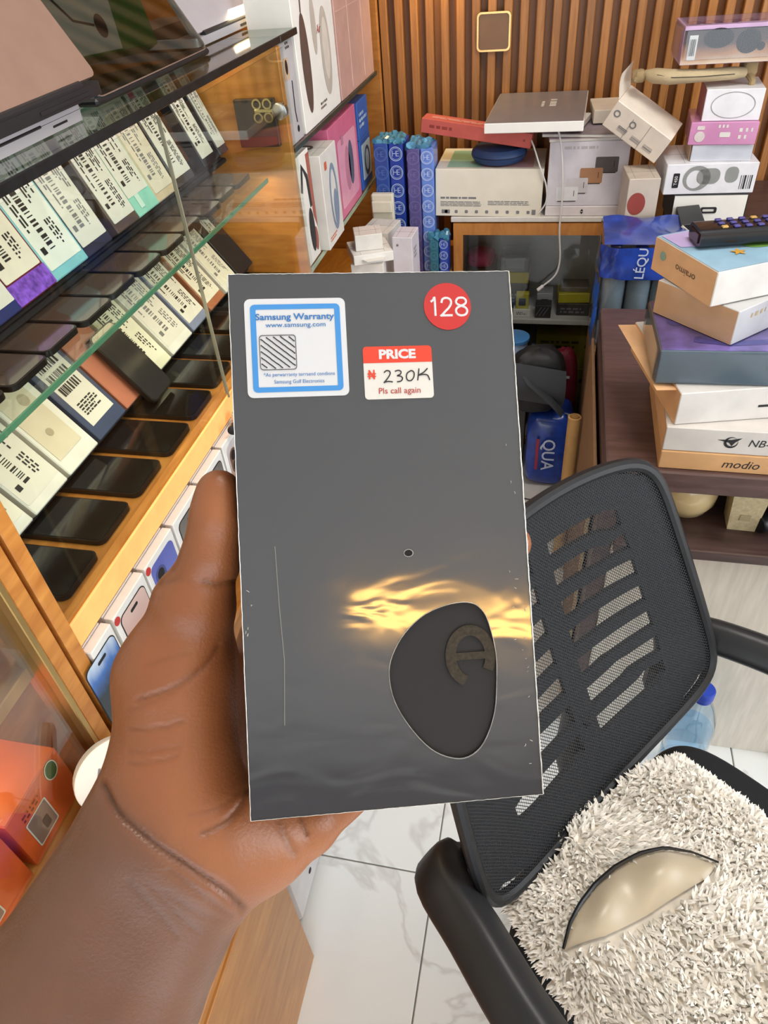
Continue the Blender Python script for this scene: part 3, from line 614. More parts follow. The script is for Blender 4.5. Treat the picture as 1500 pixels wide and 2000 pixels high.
s_ = (.09, .34, .34); o = carton('pink_carton', 'tall plain dusty pink carton on the open unit beside the slat wall', (-.549, 1.975, z1), s_, body=Bd('dusty_pink', 'bf9a90', .35), group='audio boxes on the open unit')
g = G()
for y in (-.06, .07): g.box(.0008, .0012, .32, (.0453, y, .17))
g.box(.0008, .32, .001, (.0453, 0, .17)); part('crease', Bd('crease_pale', 'd9bdb2'), o, g)
# ---- lower shelf of the open unit
z2 = .8778
s_ = (.08, .085, .215); o = carton('headset_carton', 'white and red carton with a black headset picture, lower glass shelf', (-.545, 1.466, z2), s_, body=white, group='audio boxes on the open unit')
print_on(o, s_, 'right', lambda g, F: (g.tube([(-.03, .04, 0), (-.012, .085, 0), (.012, .06, 0), (.018, .0, 0)], .007, 8, F, .06), g.prism(circ(.017, 20, .006, -.045, .045), 0, .0004, F)), ink)
print_on(o, s_, 'right', lambda g, F: (g.prism([(.02, .10), (.042, .10), (.042, -.05), (.024, -.02)], 0, .0003, F), g.prism(circ(.012, 16, .026, -.07, .025), 0, .0004, F)), Bd('red_brown', '9a4a3a'), 'red_print', .0003)
s_ = (.10, .125, .195); o = carton('headphone_carton', 'white carton with blue-grey headphone picture, lower glass shelf', (-.535, 1.580, z2), s_, body=Bd('grey_white', 'd6d4ce'), group='audio boxes on the open unit')
print_on(o, s_, 'right', lambda g, F: (g.ring(circ(.03, 28, .012, -.005, .07), circ(.022, 28, .012, -.005, .058), 0, .0004, F), earcup(g, F, .02, -.03, .016, .04)), Bd('steel_blue', '7d8ca4')); print_on(o, s_, 'right', lambda g, F: (g.prism(rrect(.016, .016, .003, 3, -.03, .07), 0, .0004, F), lines(g, F, -.05, -.085, .08, .012, 2, random.Random(3))), Bd('seal_orange', 'd0603a'), 'sticker_print')
print_on(o, s_, 'top', lambda g, F: (g.ring(circ(.018, 24), circ(.012, 24), 0, .0006, F)), Bd('dark_print', '4a4844'), 'top_print')
s_ = (.09, .25, .212); o = carton('headphone_carton', 'bright pink carton with a framed headphone picture, lower glass shelf', (-.548, 1.778, z2), s_, body=Bd('hot_pink', 'c8688a', .35), group='audio boxes on the open unit')
print_on(o, s_, 'right', lambda g, F: g.prism(rrect(.17, .15, .012, 4, .02, -.01), 0, .0003, F), Bd('rose_panel', 'd896ac', .35), 'panel'); print_on(o, s_, 'right', lambda g, F: (earcup(g, F, .045, -.005, .022, .05)), Bd('cup_slate', '54586c'), 'print', .0009); print_on(o, s_, 'right', lambda g, F: (earcup(g, F, .012, -.01, .024, .05), g.prism(rrect(.02, .02, .003, 3, -.02, .06), 0, .0003, F)), Bd('cup_rose', 'b87a8e'), 'rose_print', .0009)
s_ = (.08, .115, .12); o = carton('headphone_carton', 'blue and white headphone carton under the plain blue one, lower glass shelf', (-.545, 1.985, z2), s_, body=Bd('royal_blue', '2c5aa8', .35), group='audio boxes on the open unit')
print_on(o, s_, 'right', lambda g, F: g.prism(rrect(.092, .085, .004, 3, .004, .004), 0, .0003, F), Bd('sky_print', 'b6cfe2', .35), 'panel'); print_on(o, s_, 'right', lambda g, F: g.ring(circ(.03, 26, .01, .0, .036), circ(.02, 26, .01, .002, .026), 0, .0003, F), Bd('steel_dark', '39506c'), 'print', .0009)
s_ = (.08, .11, .085); o = carton('headphone_carton', 'plain blue carton stacked on the blue and white one', (-.545, 1.985, z2 + .1207), s_, body=Bd('royal_blue', '2c5aa8', .35), group='audio boxes on the open unit'); print_on(o, s_, 'right', lambda g, F: lines(g, F, -.04, -.02, .08, .04, 3, random.Random(4)), Bd('sky_print', 'b6cfe2', .35))
s_ = (.09, .10, .19); o = carton('white_carton', 'plain white carton under the lower glass shelf of the open unit', (-.548, 1.50, .6205), s_, body=white); print_on(o, s_, 'right', lambda g, F: g.prism(circ(.005, 12, .01, -.02), 0, .0004, F), greyink)
# ---- wooden bench with small white boxes and patterned gift bags
bn = thing('bench', 'brown wooden bench under the gift bags and small white boxes', 'bench', (-.383, 1.88, 0))
part('top', oakh, bn, G().box(.218, .60, .02, (0, 0, .645), .002))
for sy in (-1, 1): part('side', oak, bn, G().box(.20, .018, .634, (0, sy * .28, .317), .001))
zb = .6552
o = carton('white_carton', 'white carton carrying two smaller white boxes on the bench', (-.452, 1.735, zb), (.082, .11, .125), (0, 0, R(4)), white, 'small white boxes'); print_on(o, (.082, .11, .125), 'front', lambda g, F: lines(g, F, -.03, -.05, .05, .014, 2, random.Random(4)), Bd('orange_print', 'c27a5a'))
o = carton('charger_box', 'thin flat white box with a hanging tab, middle of the small stack', (-.452, 1.735, zb + .1256), (.10, .105, .024), (0, 0, R(24)), white, 'small white boxes'); part('hang_tab', white, o, G().prism([(-.03, 0), (.03, 0), (.02, .018), (-.02, .018)], 0, .0015, Matrix.Translation((0, -.0525, .012)) @ Matrix.Rotation(R(180), 4, 'Z'))); print_on(o, (.10, .105, .024), 'right', lambda g, F: lines(g, F, -.035, -.006, .07, .012, 2, random.Random(14)), greyink)
o = carton('charger_box', 'small white cube box on top of the small stack', (-.455, 1.738, zb + .1502), (.068, .066, .038), (0, 0, R(18)), Bd('soft_white', 'dedbd3'), 'small white boxes'); print_on(o, (.068, .066, .038), 'right', lambda g, F: lines(g, F, -.025, -.008, .05, .016, 2, random.Random(6)), greyink)
o = carton('white_carton', 'slim upright white carton next to the blue bags', (-.362, 1.755, zb), (.05, .075, .178), (0, 0, R(-3)), Bd('lilac_white', 'd2ced6'), 'small white boxes'); print_on(o, (.05, .075, .178), 'front', lambda g, F: (g.prism(circ(.004, 12, .0, -.02), 0, .0003, F), g.prism(circ(.003, 12, -.012, .07), 0, .0003, F)), greyink); print_on(o, (.05, .075, .178), 'right', lambda g, F: lines(g, F, -.02, .03, .03, .03, 3, random.Random(6)), greyink, 'side_print')
o = carton('grey_carton', 'small grey-white carton behind the small stack of white boxes', (-.448, 1.85, zb), (.08, .10, .16), (0, 0, R(-8)), Bd('grey_white', 'd6d4ce'), 'small white boxes')
o = thing('paper_bag', 'folded pale paper bag leaning beside the patterned bags', 'bag', (-.452, 1.918, zb)); part('body', Bd('paper_pale', 'd0ccb8', .7), o, G().box(.06, .02, .22, (0, 0, .1105), .004)); part('fold', Bd('paper_pale', 'd0ccb8', .7), o, G().box(.055, .012, .03, (0, -.014, .19), .003))
def gift_bag(loc, size, rz, cols, label, tissue, seed, nlog):
    sx, sy, sz = size; rg = random.Random(seed)
    o = thing('gift_bag', label, 'bag', loc, (0, 0, rz), 'blue patterned bags')
    n = len(cols)
    for k, (c, lc) in enumerate(cols):
        wv = sx / n; x0 = -sx / 2 + wv * (k + .5)
        p = part('panel', mat('bag_' + c, c, .35, var=.12, vscale=40, coat=.3), o, G().box(wv - .0015, sy, sz, (x0, k * .004, sz / 2), .003))
        g = G(); r_ = wv * .45; F0 = frame((x0, -sy / 2 + k * .004 - .0006, 0), (1, 0, 0), (0, -1, 0)); zz = sz - r_ * 1.4
        while zz > r_ * .8:
            g.ring(circ(r_, 22, 0, zz), circ(r_ * .88, 22, 0, zz), 0, .0003, F0); g.ring(circ(r_ * .78, 22, 0, zz), circ(r_ * .73, 22, 0, zz), 0, .0003, F0)
            text(g, 'H', r_ * .8, F0 @ Matrix.Translation((-r_ * .22, zz, .0002))); text(g, 'E', r_ * .8, F0 @ Matrix.Translation((r_ * .24, zz, .0002)))
            zz -= r_ * 2.55
        part('logo_print', mat('logo_' + lc, lc, .4), p, g, 0)
    for k in range(int(sx / .0125)):
        x = -sx / 2 + .006 + .0125 * k; pts = [(x + rg.uniform(-.004, .004), -sy * .44 + sy * .9 * j / 7, sz - .004 + rg.uniform(.0, .012)) for j in range(8)]
        part('tissue', tissue, o, G().tube(pts, [rg.uniform(.006, .0105) for _ in pts], 7, None, .9))
    return o
tis = mat('teal_tissue', '3f7f9a', .4, var=.35, vscale=60, coat=.3); tis2 = mat('navy_tissue', '4a86a8', .4, var=.5, vscale=60, coat=.3)
gift_bag((-.432, 1.975, zb), (.078, .085, .335), R(-2), [('2a4a94', '4f6fb0'), ('1c3a96', '9fb6dc')], 'dark blue bag printed with ringed monograms, leftmost of the bags', tis, 1, 5)
gift_bag((-.352, 1.975, zb), (.070, .085, .322), R(1), [('57508a', '6f6aa4'), ('5f80cc', 'b4c8ee')], 'violet and light blue monogram bag beside the large white carton', tis2, 2, 5)
gift_bag((-.3035, 1.93, zb), (.052, .05, .105), R(0), [('2c6a80', '4a8aa0'), ('2348b0', 'a6bde6')], 'short bright blue monogram bag standing below the large white carton', tis, 3, 2)

# ------------------------------------------------------------------ on top of the glass cabinet
zc = .8035
s_ = (.277, .19, .118); o = carton('white_carton', 'large white carton with rows of small print and icons on the cabinet', (-.178, 2.045, zc), s_, (0, R(1), R(0)), cream, 'large white cartons', seam=False)
def bp(g, F):
    rg = random.Random(9); lines(g, F, -.125, -.015, .10, .006, 1, rg, .8, .9); lines(g, F, -.125, -.034, .115, .014, 4, rg, .5, .9); lines(g, F, .0, -.030, .115, .012, 3, rg, .5, .9)
    for k in range(9): g.prism(rrect(.008, .008, .002, 2, -.11 + .027 * k, -.047), 0, .0002, F)
    g.rect(-.122, -.052, .022, .010, .0002, F); g.rect(.115, -.053, .010, .013, .0002, F)
print_on(o, s_, 'front', bp, greyink); print_on(o, s_, 'top', lambda g, F: g.rect(-.11, -.08, .09, .15, 0, F), Bd('top_green', '8fb8a4'), 'green_print'); print_on(o, s_, 'top', lambda g, F: g.rect(-.02, -.08, .13, .15, 0, F), Bd('top_rose', 'c89aa0'), 'rose_print')
s_ = (.185, .23, .024); carton('flat_carton', 'flat white carton with tiny arrows under the speaker box', (.064, 2.068, zc), s_, (0, 0, 0), Bd('lilac_white2', 'd8d0d2'), 'large white cartons', seam=False); 
o = list(C.objects)[-2]; print_on(o, s_, 'front', lambda g, F: (g.prism([(-.004, 0), (.004, 0), (0, .006)], 0, .0003, F), g.prism([(-.004, -.002), (.004, -.002), (0, -.008)], 0, .0003, F)), ink)
s_ = (.192, .22, .152); o = carton('speaker_carton', 'white carton printed with four overlapping speakers in white, tan and black', (.066, 2.066, zc + .0245), s_, (0, 0, R(1)), Bd('lilac_white', 'd2ced6'), 'large white cartons', seam=False)
for k, (c, x, z, w_, h_) in enumerate((('55504e', .045, .022, .055, .036), ('a87a58', .010, -.003, .055, .036), ('c9c4c8', -.022, -.026, .052, .036), ('dddde0', -.045, -.046, .054, .034))):
    print_on(o, s_, 'front', lambda g, F: g.prism(rrect(w_, h_, .003, 3, x, z), 0, .0002, F), Bd('speaker_' + c, c), 'speaker_print', .0004 + .0003 * k)
    print_on(o, s_, 'front', lambda g, F: (g.rect(x - w_ * .42, z - h_ * .56, w_ * .84, .002, .0001, F), g.rect(x + w_ * .3, z - .006, .0014, .014, .0004, F)), ink, 'speaker_line', .0004 + .0003 * k)
print_on(o, s_, 'front', lambda g, F: lines(g, F, -.06, .058, .08, .008, 1, random.Random(2), .8, .9), Bd('faint_print', 'b4b0b4'), 'lettering')
for k, (dz, w_, rz, c, lb) in enumerate(((0, .20, 3, 'c3aab4', 'mauve magazine lying on the speaker box, lowest of the two'), (.0085, .185, -6, '8a8088', 'dark grey magazine lying on the mauve one'))):
    o = thing('magazine', lb, 'magazine', (.064 - .01 * k, 2.06, zc + .0245 + .1523 + dz), (0, 0, R(rz)), 'magazines'); part('pages', label_w, o, G().box(w_, .21, .0065, (0, 0, .0034), .001)); part('cover', mat('cover_' + c, c, .35, var=.35, vscale=14), o, G().box(w_ + .002, .212, .0012, (0, 0, .0073), .0005))
o = thing('zip_case', 'round navy zip case on the large white carton', 'case', (-.157, 2.02, .9225)); nv = mat('navy_case', '27406c', .5, bump=.2, bscale=500)
part('body', nv, o, G().lathe([(.04, .0), (.062, .004), (.070, .014), (.0715, .019)], 40)); part('lid', nv, o, G().lathe([(.0715, .0215), (.070, .028), (.062, .036), (.03, .0395), (.0, .040)], 40)); part('zip', mat('zip_dark', '16243f', .6), o, G().lathe([(.0705, .019), (.0718, .0195), (.0718, .021), (.0705, .0215)], 40))
s_ = (.285, .05, .034); o = carton('red_carton', 'long coral red carton lying across the round case and the bags', (-.215, 2.005, .9815), s_, (0, R(7.5), R(-6)), Bd('coral', 'bf5a50', .45), seam=False)
print_on(o, s_, 'front', lambda g, F: (lines(g, F, -.12, -.004, .09, .010, 1, random.Random(3), .7), g.prism(circ(.003, 12, .125, 0), 0, .0003, F)), Bd('coral_dark', '8f3a34')); print_on(o, s_, 'top', lambda g, F: (lines(g, F, -.12, -.012, .20, .018, 2, random.Random(13), .7)), Bd('coral_pale', 'd89a90'), 'top_print')
s_ = (.10, .12, .0145); carton('white_carton', 'small flat white carton under the grey laptop box', (.005, 2.03, 1.0008), s_, (0, 0, R(-12)), Bd('soft_white', 'dedbd3'), seam=False)
s_ = (.09, .13, .03); o = carton('white_carton', 'cream carton with a dented corner beside the grey laptop box', (.112, 2.10, 1.0002), s_, (0, 0, R(4)), Bd('pale_cream', 'd8cdbd'), seam=False); print_on(o, s_, 'front', lambda g, F: (g.tube([(.02, .012, 0), (.032, .004, 0), (.042, .008, 0)], .0008, 5, F), g.tube([(.02, -.008, 0), (.034, -.012, 0)], .0008, 5, F)), greyink, 'crease')
s_ = (.232, .32, .022); o = carton('laptop_carton', 'flat box with brushed grey lid and white sides, tilted on the pile', (-.064, 2.055, 1.0165), s_, (0, R(-.5), R(-2)), white, seam=False)
part('lid_face', mat('brushed_grey', '8d8688', .4, .3, var=.05), o, G().box(.229, .317, .001, (0, 0, .0223), .0004)); print_on(o, s_, 'top', lambda g, F: ([g.rect(.026, .055 - .016 * k, .016, (.011, .006, .012, .010, .012)[k], 0, F) for k in range(5)], lines(g, F @ Matrix.Rotation(R(-90), 4, 'Z'), -.045, .004, .055, .010, 1, random.Random(5), .7, .95)), label_w, 'lettering', .0014)
def cable(name, label, pts, r, m, plug=None):
    P = [Vector(p) for p in pts]; out = []
    for i in range(len(P) - 1):
        p0, p1, p2, p3 = P[max(i - 1, 0)], P[i], P[i + 1], P[min(i + 2, len(P) - 1)]
        for t in (0, .2, .4, .6, .8): out.append(.5 * ((2 * p1) + (p2 - p0) * t + (2 * p0 - 5 * p1 + 4 * p2 - p3) * t * t + (3 * p1 - p0 - 3 * p2 + p3) * t ** 3))
    out.append(P[-1]); o = thing(name, label, 'cable', out[0]); out = [p - out[0] for p in out]
    part('cord', m, o, G().tube(out, r, 7))
    if plug: d = (out[-1] - out[-2]).normalized(); part('plug', plug, o, G().box(.009, .006, .02, (0, 0, .008), .0015, frame(out[-1], d.orthogonal(), d)))
    return o
wcb = mat('white_cable', 'd4d2d0', .4)
cable('charging_cable', 'white cable hanging down over the glass cabinet with its plug loose', [(-.03, 1.99, 1.0155), (-.012, 1.955, 1.008), (.003, 1.938, .95), (.012, 1.936, .86), (.012, 1.93, .78), (.02, 1.932, .70), (.012, 1.93, .655), (-.02, 1.93, .622)], .0024, wcb, wcb)
cable('charging_cable', 'white cable looped between the two large white cartons', [(-.085, 1.99, .99), (-.07, 1.96, .975), (-.05, 1.944, .93), (-.03, 1.944, .88), (-.028, 1.946, .84), (-.045, 1.944, .813)], .002, wcb)

# ------------------------------------------------------------------ inside the glass cabinet
yl = Bd('yellow', 'b8ad2e', .4); dkb = Bd('dark_box', '3c3936', .5)  # dark warm-grey card
def small(label, x, y, z, s_, body, pr=None, prm=ink, rz=0, name='accessory_box'):
    o = carton(name, label, (x, y, z), s_, (0, 0, R(rz)), body, 'boxes in the glass cabinet', seam=False, b=.001)
    if pr: print_on(o, s_, 'front', pr, prm)
    return o
zs = .5035
wnd = lambda w_, h_: (lambda g, F: g.prism(rrect(w_, h_, .002, 2, 0, -.002), 0, .0003, F))
small('dark carton carrying the magenta pouch in the glass cabinet', -.205, 2.08, zs, (.085, .10, .115), dkb, lambda g, F: lines(g, F, -.03, -.03, .06, .03, 3, random.Random(1)), greyink)
o = thing('pouch', 'magenta pouch in the glass cabinet', 'pouch', (-.205, 2.08, zs + .1155)); part('body', mat('magenta_cloth', 'a81e58', .6, bump=.2), o, blob(G(), .08, .08, .05, 24, 12, 9, .06)); part('seam', mat('magenta_dark', '701038', .7), o, G().tube([(-.036, -.02, .026), (-.02, -.039, .026), (.02, -.039, .026), (.036, -.02, .026)], .0012, 5))
small('dark carton under the clear and yellow pack in the glass cabinet', -.105, 2.09, zs, (.085, .10, .075), dkb, lambda g, F: lines(g, F, -.03, -.02, .06, .03, 3, random.Random(2)), greyink)
o = small('clear pack with a yellow base in the glass cabinet', -.105, 2.09, zs + .0755, (.085, .09, .032), yl); part('clear_lid', glass('clear_pack', (.8, .82, .78), 1.2, .08, .06), o, G().box(.083, .088, .045, (0, 0, .055), .002)); part('insert', Bd('pack_grey', '7f8078'), o, G().box(.06, .05, .03, (0, 0, .048), .003))
small('white flat accessory box in front of the yellow frames', -.075, 2.0, zs, (.05, .03, .022), white, lambda g, F: lines(g, F, -.015, -.005, .03, .01, 2, random.Random(4)))
small('yellow framed pack with a dark window, standing on the white flat box', -.075, 2.0, zs + .0225, (.036, .02, .046), yl, wnd(.02, .022), dkb)
small('yellow framed pack with a dark window, beside the cabinet door', -.128, 1.985, zs, (.04, .02, .055), yl, wnd(.022, .028), dkb)
small('small white accessory box behind the dark cable pack', -.012, 2.06, zs, (.045, .05, .05), Bd('pale_grey', 'b4b3b6'), lambda g, F: g.rect(-.01, .0, .02, .008, 0, F))
small('dark cable pack in the middle of the cabinet shelf', -.014, 2.0, zs, (.045, .04, .038), dkb, lambda g, F: [g.tube([(-.02 + .01 * k, -.012, 0), (-.005 + .01 * k, .014, 0)], .0012, 5, F) for k in range(3)], greyink)
small('dark accessory box under the long yellow pack', .07, 2.04, zs, (.09, .08, .036), dkb, lambda g, F: lines(g, F, -.035, -.012, .07, .02, 2, random.Random(5)), greyink)
small('long yellow pack with a dark lid at the right of the cabinet shelf', .068, 2.04, zs + .0365, (.088, .07, .028), yl, None, ink, 4); small('dark flat box on the long yellow pack', .068, 2.045, zs + .065, (.08, .06, .014), Bd('brown_grey', '6a6050'))
zl = .0505
for k, (x, z, s_, lb) in enumerate(((.07, zl, (.19, .12, .14), 'olive yellow carton at the bottom of the cabinet'), (.06, zl + .1405, (.20, .12, .12), 'olive yellow carton in the middle of the cabinet stack'), (.065, zl + .261, (.185, .11, .11), 'olive yellow carton topping the stack below the cabinet shelf'))):
    small(lb, x, 2.09, z, s_, Bd('olive_yellow', '8f8424', .5), lambda g, F: (lines(g, F, -.08, .01, .12, .03, 2, random.Random(k)), g.prism(circ(.008, 14, .06, .02), 0, .0003, F)), Bd('olive_dark', '4a4418'))
small('black carton standing beside the olive yellow stack', -.10, 2.10, zl, (.10, .12, .36), dkb, lambda g, F: lines(g, F, -.035, -.1, .07, .1, 5, random.Random(5)), greyink)
# ------------------------------------------------------------------ on the floor between cabinet and desk
pn = thing('plinth', 'low white plinth on the floor carrying the bags and the blue water pack', 'plinth', (-.056, 1.745, 0)); part('board', mat('plinth_white', 'd8d6d0', .45), pn, G().box(.325, .375, .018, (0, 0, .076), .002)); part('base', mat('plinth_white', 'd8d6d0', .45), pn, G().box(.305, .355, .066, (0, 0, .0332), .001))
zp_ = .0855
cp = thing('bin', 'small translucent blue bucket hanging open between cabinet and held box', 'bucket', (-.085, 1.845, .4185)); blm = mat('blue_plastic', '4a8ac8', .3, trans=.3)
part('body', mat('pale_blue_plastic', 'a8bfe0', .35), cp, G().lathe([(.030, 0), (.034, .04), (.038, .085)], 28)); part('rim', blm, cp, G().lathe([(.037, .085), (.0415, .086), (.0415, .094), (.037, .096)], 28)); part('lid_insert', blm, cp, G().lathe([(.0365, .088), (.02, .087), (.0, .087)], 28))
st = carton('cardboard_carton', 'dark closed carton standing on the plinth under the blue bucket', (-.12, 1.865, zp_), (.16, .12, .332), (0, 0, 0), Bd('grey_board', '4a4644', .7))
bk = thing('backpack', 'slumped black backpack lying on the blue water pack', 'bag', (-.012, 1.755, .338), (0, 0, R(8)))
part('body', mat('black_nylon', '1b1c20', .55, bump=.15, bscale=250), bk, blob(G(), .15, .11, .19, 28, 18, 5, .05)); part('flap', mat('black_nylon_grey', '3a3d42', .5), bk, G().grid(lambda u, v: (-.07 + .135 * u, -.058 - .02 * math.sin(3.1 * v), .18 - .11 * v - .03 * u), 8, 8)); part('strap', mat('black_nylon_grey', '3a3d42', .5), bk, G().tube([(-.06, -.045, .17), (-.03, -.075, .13), (.025, -.085, .08), (.062, -.075, .03)], .013, 8, None, .35))
part('zip', greyink, bk, G().tube([(-.07, -.035, .12), (-.03, -.062, .11), (.04, -.064, .08)], .002, 5))
rb = thing('carrier_bag', 'dark red bag tucked behind the black backpack', 'bag', (.06, 1.893, zp_)); part('body', mat('wine_cloth', '6e1024', .6, bump=.2), rb, blob(G(), .085, .08, .37, 24, 14, 6, .04)); part('tag', label_w, rb, G().box(.012, .001, .008, (.01, -.042, .30)))
bm_ = mat('blue_film', '1f3f9a', .3, var=.35, vscale=30, coat=.4)
wp = thing('water_pack', 'blue wrapped water pack lying on the white plinth with a carrying loop', 'water pack', (.032, 1.78, zp_), (0, 0, 0))
part('wrap', bm_, wp, blob(G(), .135, .14, .25, 30, 18, 8, .035, None, .42))
g = G(); F = frame((.0, -.078, .13), (0, 0, -1), (.0, -1, .0)); text(g, 'QUA', .036, F, .0, .0, bold=.01); tp = part('lettering', mat('pale_print', 'b8c4dc', .4), wp, g, 0); part('red_stripe', Bd('red_stripe', '9a2a40'), wp, G().prism(rrect(.11, .008, .003, 3, 0, -.030), 0, .0006, F)); part('loop', mat('clear_strap', '9aa2ac', .3), wp, G().tube([(.03, -.02, .24), (.048, -.05, .255), (.058, -.072, .20), (.060, -.077, .12)], .004, 6, None, .4))
bo = thing('cardboard_sheet', 'brown cardboard sheet standing on edge against the desk side', 'cardboard', (.1045, 1.285, 0), (0, 0, 0))
part('sheet', mat('cardboard_brown', '8a6a4c', .8, var=.08), bo, G().box(.006, .48, .68, (0, 0, .3405), .001)); part('tape', mat('tape_rose', 'b88a82', .4), bo, G().box(.0008, .12, .04, (-.0035, -.1, .50)))
part('edge', mat('cardboard_pale', 'd0b68a', .8), bo, G().box(.007, .004, .675, (0, -.242, .339)))
pr_ = thing('paper_roll', 'tan rolled paper standing upright beside the desk', 'paper roll', (.083, 1.475, 0), (0, 0, 0)); part('roll', mat('kraft_paper', 'c29a62', .75, var=.1), pr_, G().lathe([(.014, 0), (.0155, .002), (.0155, .50), (.012, .502), (.010, .496)], 20)); part('end', mat('kraft_dark', '9a7440', .8), pr_, G().lathe([(.009, .49), (.009, .5015), (.004, .502)], 14))
cable('floor_cable', 'cream cable lying on the white plinth below the blue pack', [(-.12, 1.60, .0897), (-.06, 1.615, .0897), (-.01, 1.63, .0897), (.035, 1.62, .0897)], .004, mat('cream_cable', 'cfc6a4', .5), blackp)
cable('floor_cable', 'thin black cable curled on the white plinth', [(-.05, 1.66, .0876), (.0, 1.65, .0876), (.05, 1.67, .0876), (.065, 1.645, .0876), (.03, 1.637, .0876)], .0017, blackp)
# ------------------------------------------------------------------ water pack and leaning boxes behind the desk
o = carton('cardboard_carton', 'brown carton under the water bottles behind the desk', (.20, 1.7625, 0), (.172, .315, .605), (0, 0, 0), Bd('kraft_box', '8a6a48', .8))
wp = thing('water_pack', 'shrink-wrapped water bottles with a blue printed band behind the desk', 'water pack', (.197, 1.700, .6065))
btl = G().lathe([(.020, 0), (.026, .004), (.0265, .06), (.0245, .064), (.0265, .07), (.0265, .15), (.022, .18), (.012, .205), (.0115, .215)], 18).mesh('bottle'); capm = G().lathe([(.013, .215), (.0135, .217), (.0135, .230), (.011, .232)], 16).mesh('cap')
water = mat('clear_water', 'b6cbd8', .1, trans=.6, ior=1.2, var=.05)
for i in range(3):
    for j in range(3):
        b = mk('bottle', btl, water, wp, (-.055 + .055 * i, -.055 + .055 * j, .0)); mk('cap', capm, mat('blue_cap', '1e3fae', .35), b)
film = glass('shrink_film', (.92, .94, .97), 1.3, .10, .02)
def pack(u, v):
    a = 2 * math.pi * u; q = 1 + .03 * math.sin(7 * a + 9 * v) + .02 * math.sin(13 * a - 20 * v); c, s2 = math.cos(a), math.sin(a)
    return (.092 * math.copysign(abs(c) ** .35, c) * q, .092 * math.copysign(abs(s2) ** .35, s2) * q, .001 + .25 * v)
part('film', film, wp, G().grid(pack, 40, 14))
def packb(u, v): x, y, z = pack(.5 + .5 * u, .70 + .28 * v); return (x * 1.012, y * 1.012, z)
part('printed_band', bm_, wp, G().grid(packb, 30, 8)); part('printed_top', bm_, wp, G().grid(lambda u, v: (.088 * (2 * u - 1), .088 * (2 * v - 1), .252 + .006 * math.sin(9 * u) * math.sin(7 * v)), 10, 10))
part('side_stripe', mat('stripe_blue', '2a5cb8', .35), wp, G().grid(lambda u, v: (lambda p: (p[0] * 1.012, p[1] * 1.012, p[2]))(pack(.50 + .09 * u, .62 * v)), 5, 8))
g = G(); text(g, 'LÉQU', .020, frame((-.005, -.0985, .214), (1, 0, 0), (0, -1, 0)), 0, 0, bold=.01, rot=88); part('lettering', mat('pale_print', 'b8c4dc', .4), wp, g, 0)
o = carton('white_carton', 'white carton with red round print behind the water bottles', (.188, 1.858, .6065), (.07, .108, .33), (0, 0, R(5)), Bd('dull_white', 'c2b6a8')); print_on(o, (.07, .108, .33), 'front', lambda g, F: (g.ring(circ(.016, 24, .012, .06), circ(.011, 24, .012, .06), 0, .0003, F), g.prism(circ(.02, 24, -.012, .11, .025), 0, .0003, F)), Bd('red_dull', '93443a'))
tb = thing('side_table', 'dark side table carrying the leaning stack of boxes', 'table', (.49, 1.93, 0)); part('top', darkbrown, tb, G().box(.39, .5, .02, (0, 0, .808), .002))
for sx in (-1, 1):
    for sy in (-1, 1): part('leg', darkbrown, tb, G().box(.03, .03, .797, (sx * .17, sy * .22, .3985), .002))
zt = .8185
gp = 'stack of boxes behind the desk'
s_ = (.165, .14, .069); o = carton('box_black', 'black carton with a white front and dark handle slot, bottom of the stack', (.347, 1.915, zt), s_, (0, 0, R(2)), black, gp, seam=False)
print_on(o, s_, 'front', lambda g, F: g.rect(-.080, -.033, .16, .066, 0, F), white, 'white_front'); print_on(o, s_, 'front', lambda g, F: (g.ring(rrect(.036, .014, .004, 4), rrect(.026, .006, .002, 4), 0, .001, F)), ink, 'handle_slot', .0012)
rod = thing('pen_box', 'narrow black carton tilted against the bottom of the stack with a pale strip', 'box', (.318, 1.78, zt), (0, R(-6), R(0))); part('body', black, rod, G().box(.05, .12, .045, (-.012, 0, .0255), .001)); part('strip', Bd('strip_pale', 'b8b0a4'), rod, G().tube([(-.036, -.062, .046), (.006, -.062, .006)], .003, 6))
s_ = (.198, .16, .066); o = carton('headphone_carton', 'white carton picturing grey headphones, second from the bottom of the stack', (.336, 1.93, zt + .0695), s_, (0, 0, R(3)), Bd('cool_white', 'dddde2'), gp)
print_on(o, s_, 'front', lambda g, F: (g.ring(circ(.03, 26, -.03, .002, .027), circ(.018, 26, -.034, .0, .020), 0, .0003, F), g.prism(rrect(.05, .034, .015, 5, -.005, .006), 0, .0003, F), g.prism(rrect(.028, .034, .012, 5, .045, .008), 0, .0003, F)), Bd('print_grey', '8d8f8c'))
print_on(o, s_, 'front', lambda g, F: g.prism(rrect(.014, .032, .002, 2, -.075, -.002), 0, .0003, F), ink, 'code_panel'); print_on(o, s_, 'front', lambda g, F: barcode(g, F, .066, -.024, .028, .03, random.Random(3), 12), ink, 'barcode'); print_on(o, s_, 'front', lambda g, F: text(g, 'T450', .007, F, -.075, -.002, rot=90, bold=.01), label_w, 'lettering', .0012)
s_ = (.128, .13, .034); o = carton('white_carton', 'plain white film-wrapped carton, third from the bottom of the stack', (.356, 1.93, zt + .136), s_, (0, 0, R(-1)), Bd('cool_white', 'dddde2'), gp, seam=False); part('film', film, o, G().box(.131, .133, .035, (0, 0, .0175), .004)); part('kraft_side', Bd('kraft_pale', 'bfa184'), o, G().box(.001, .12, .033, (-.0662, 0, .0172)))
s_ = (.140, .13, .046); o = carton('pink_carton', 'glossy pink carton with white lettering in the stack', (.352, 1.925, zt + .1715), s_, (0, 0, R(-3)), mat('pink_gloss', 'c98ab4', .2, coat=.6), gp, seam=False)
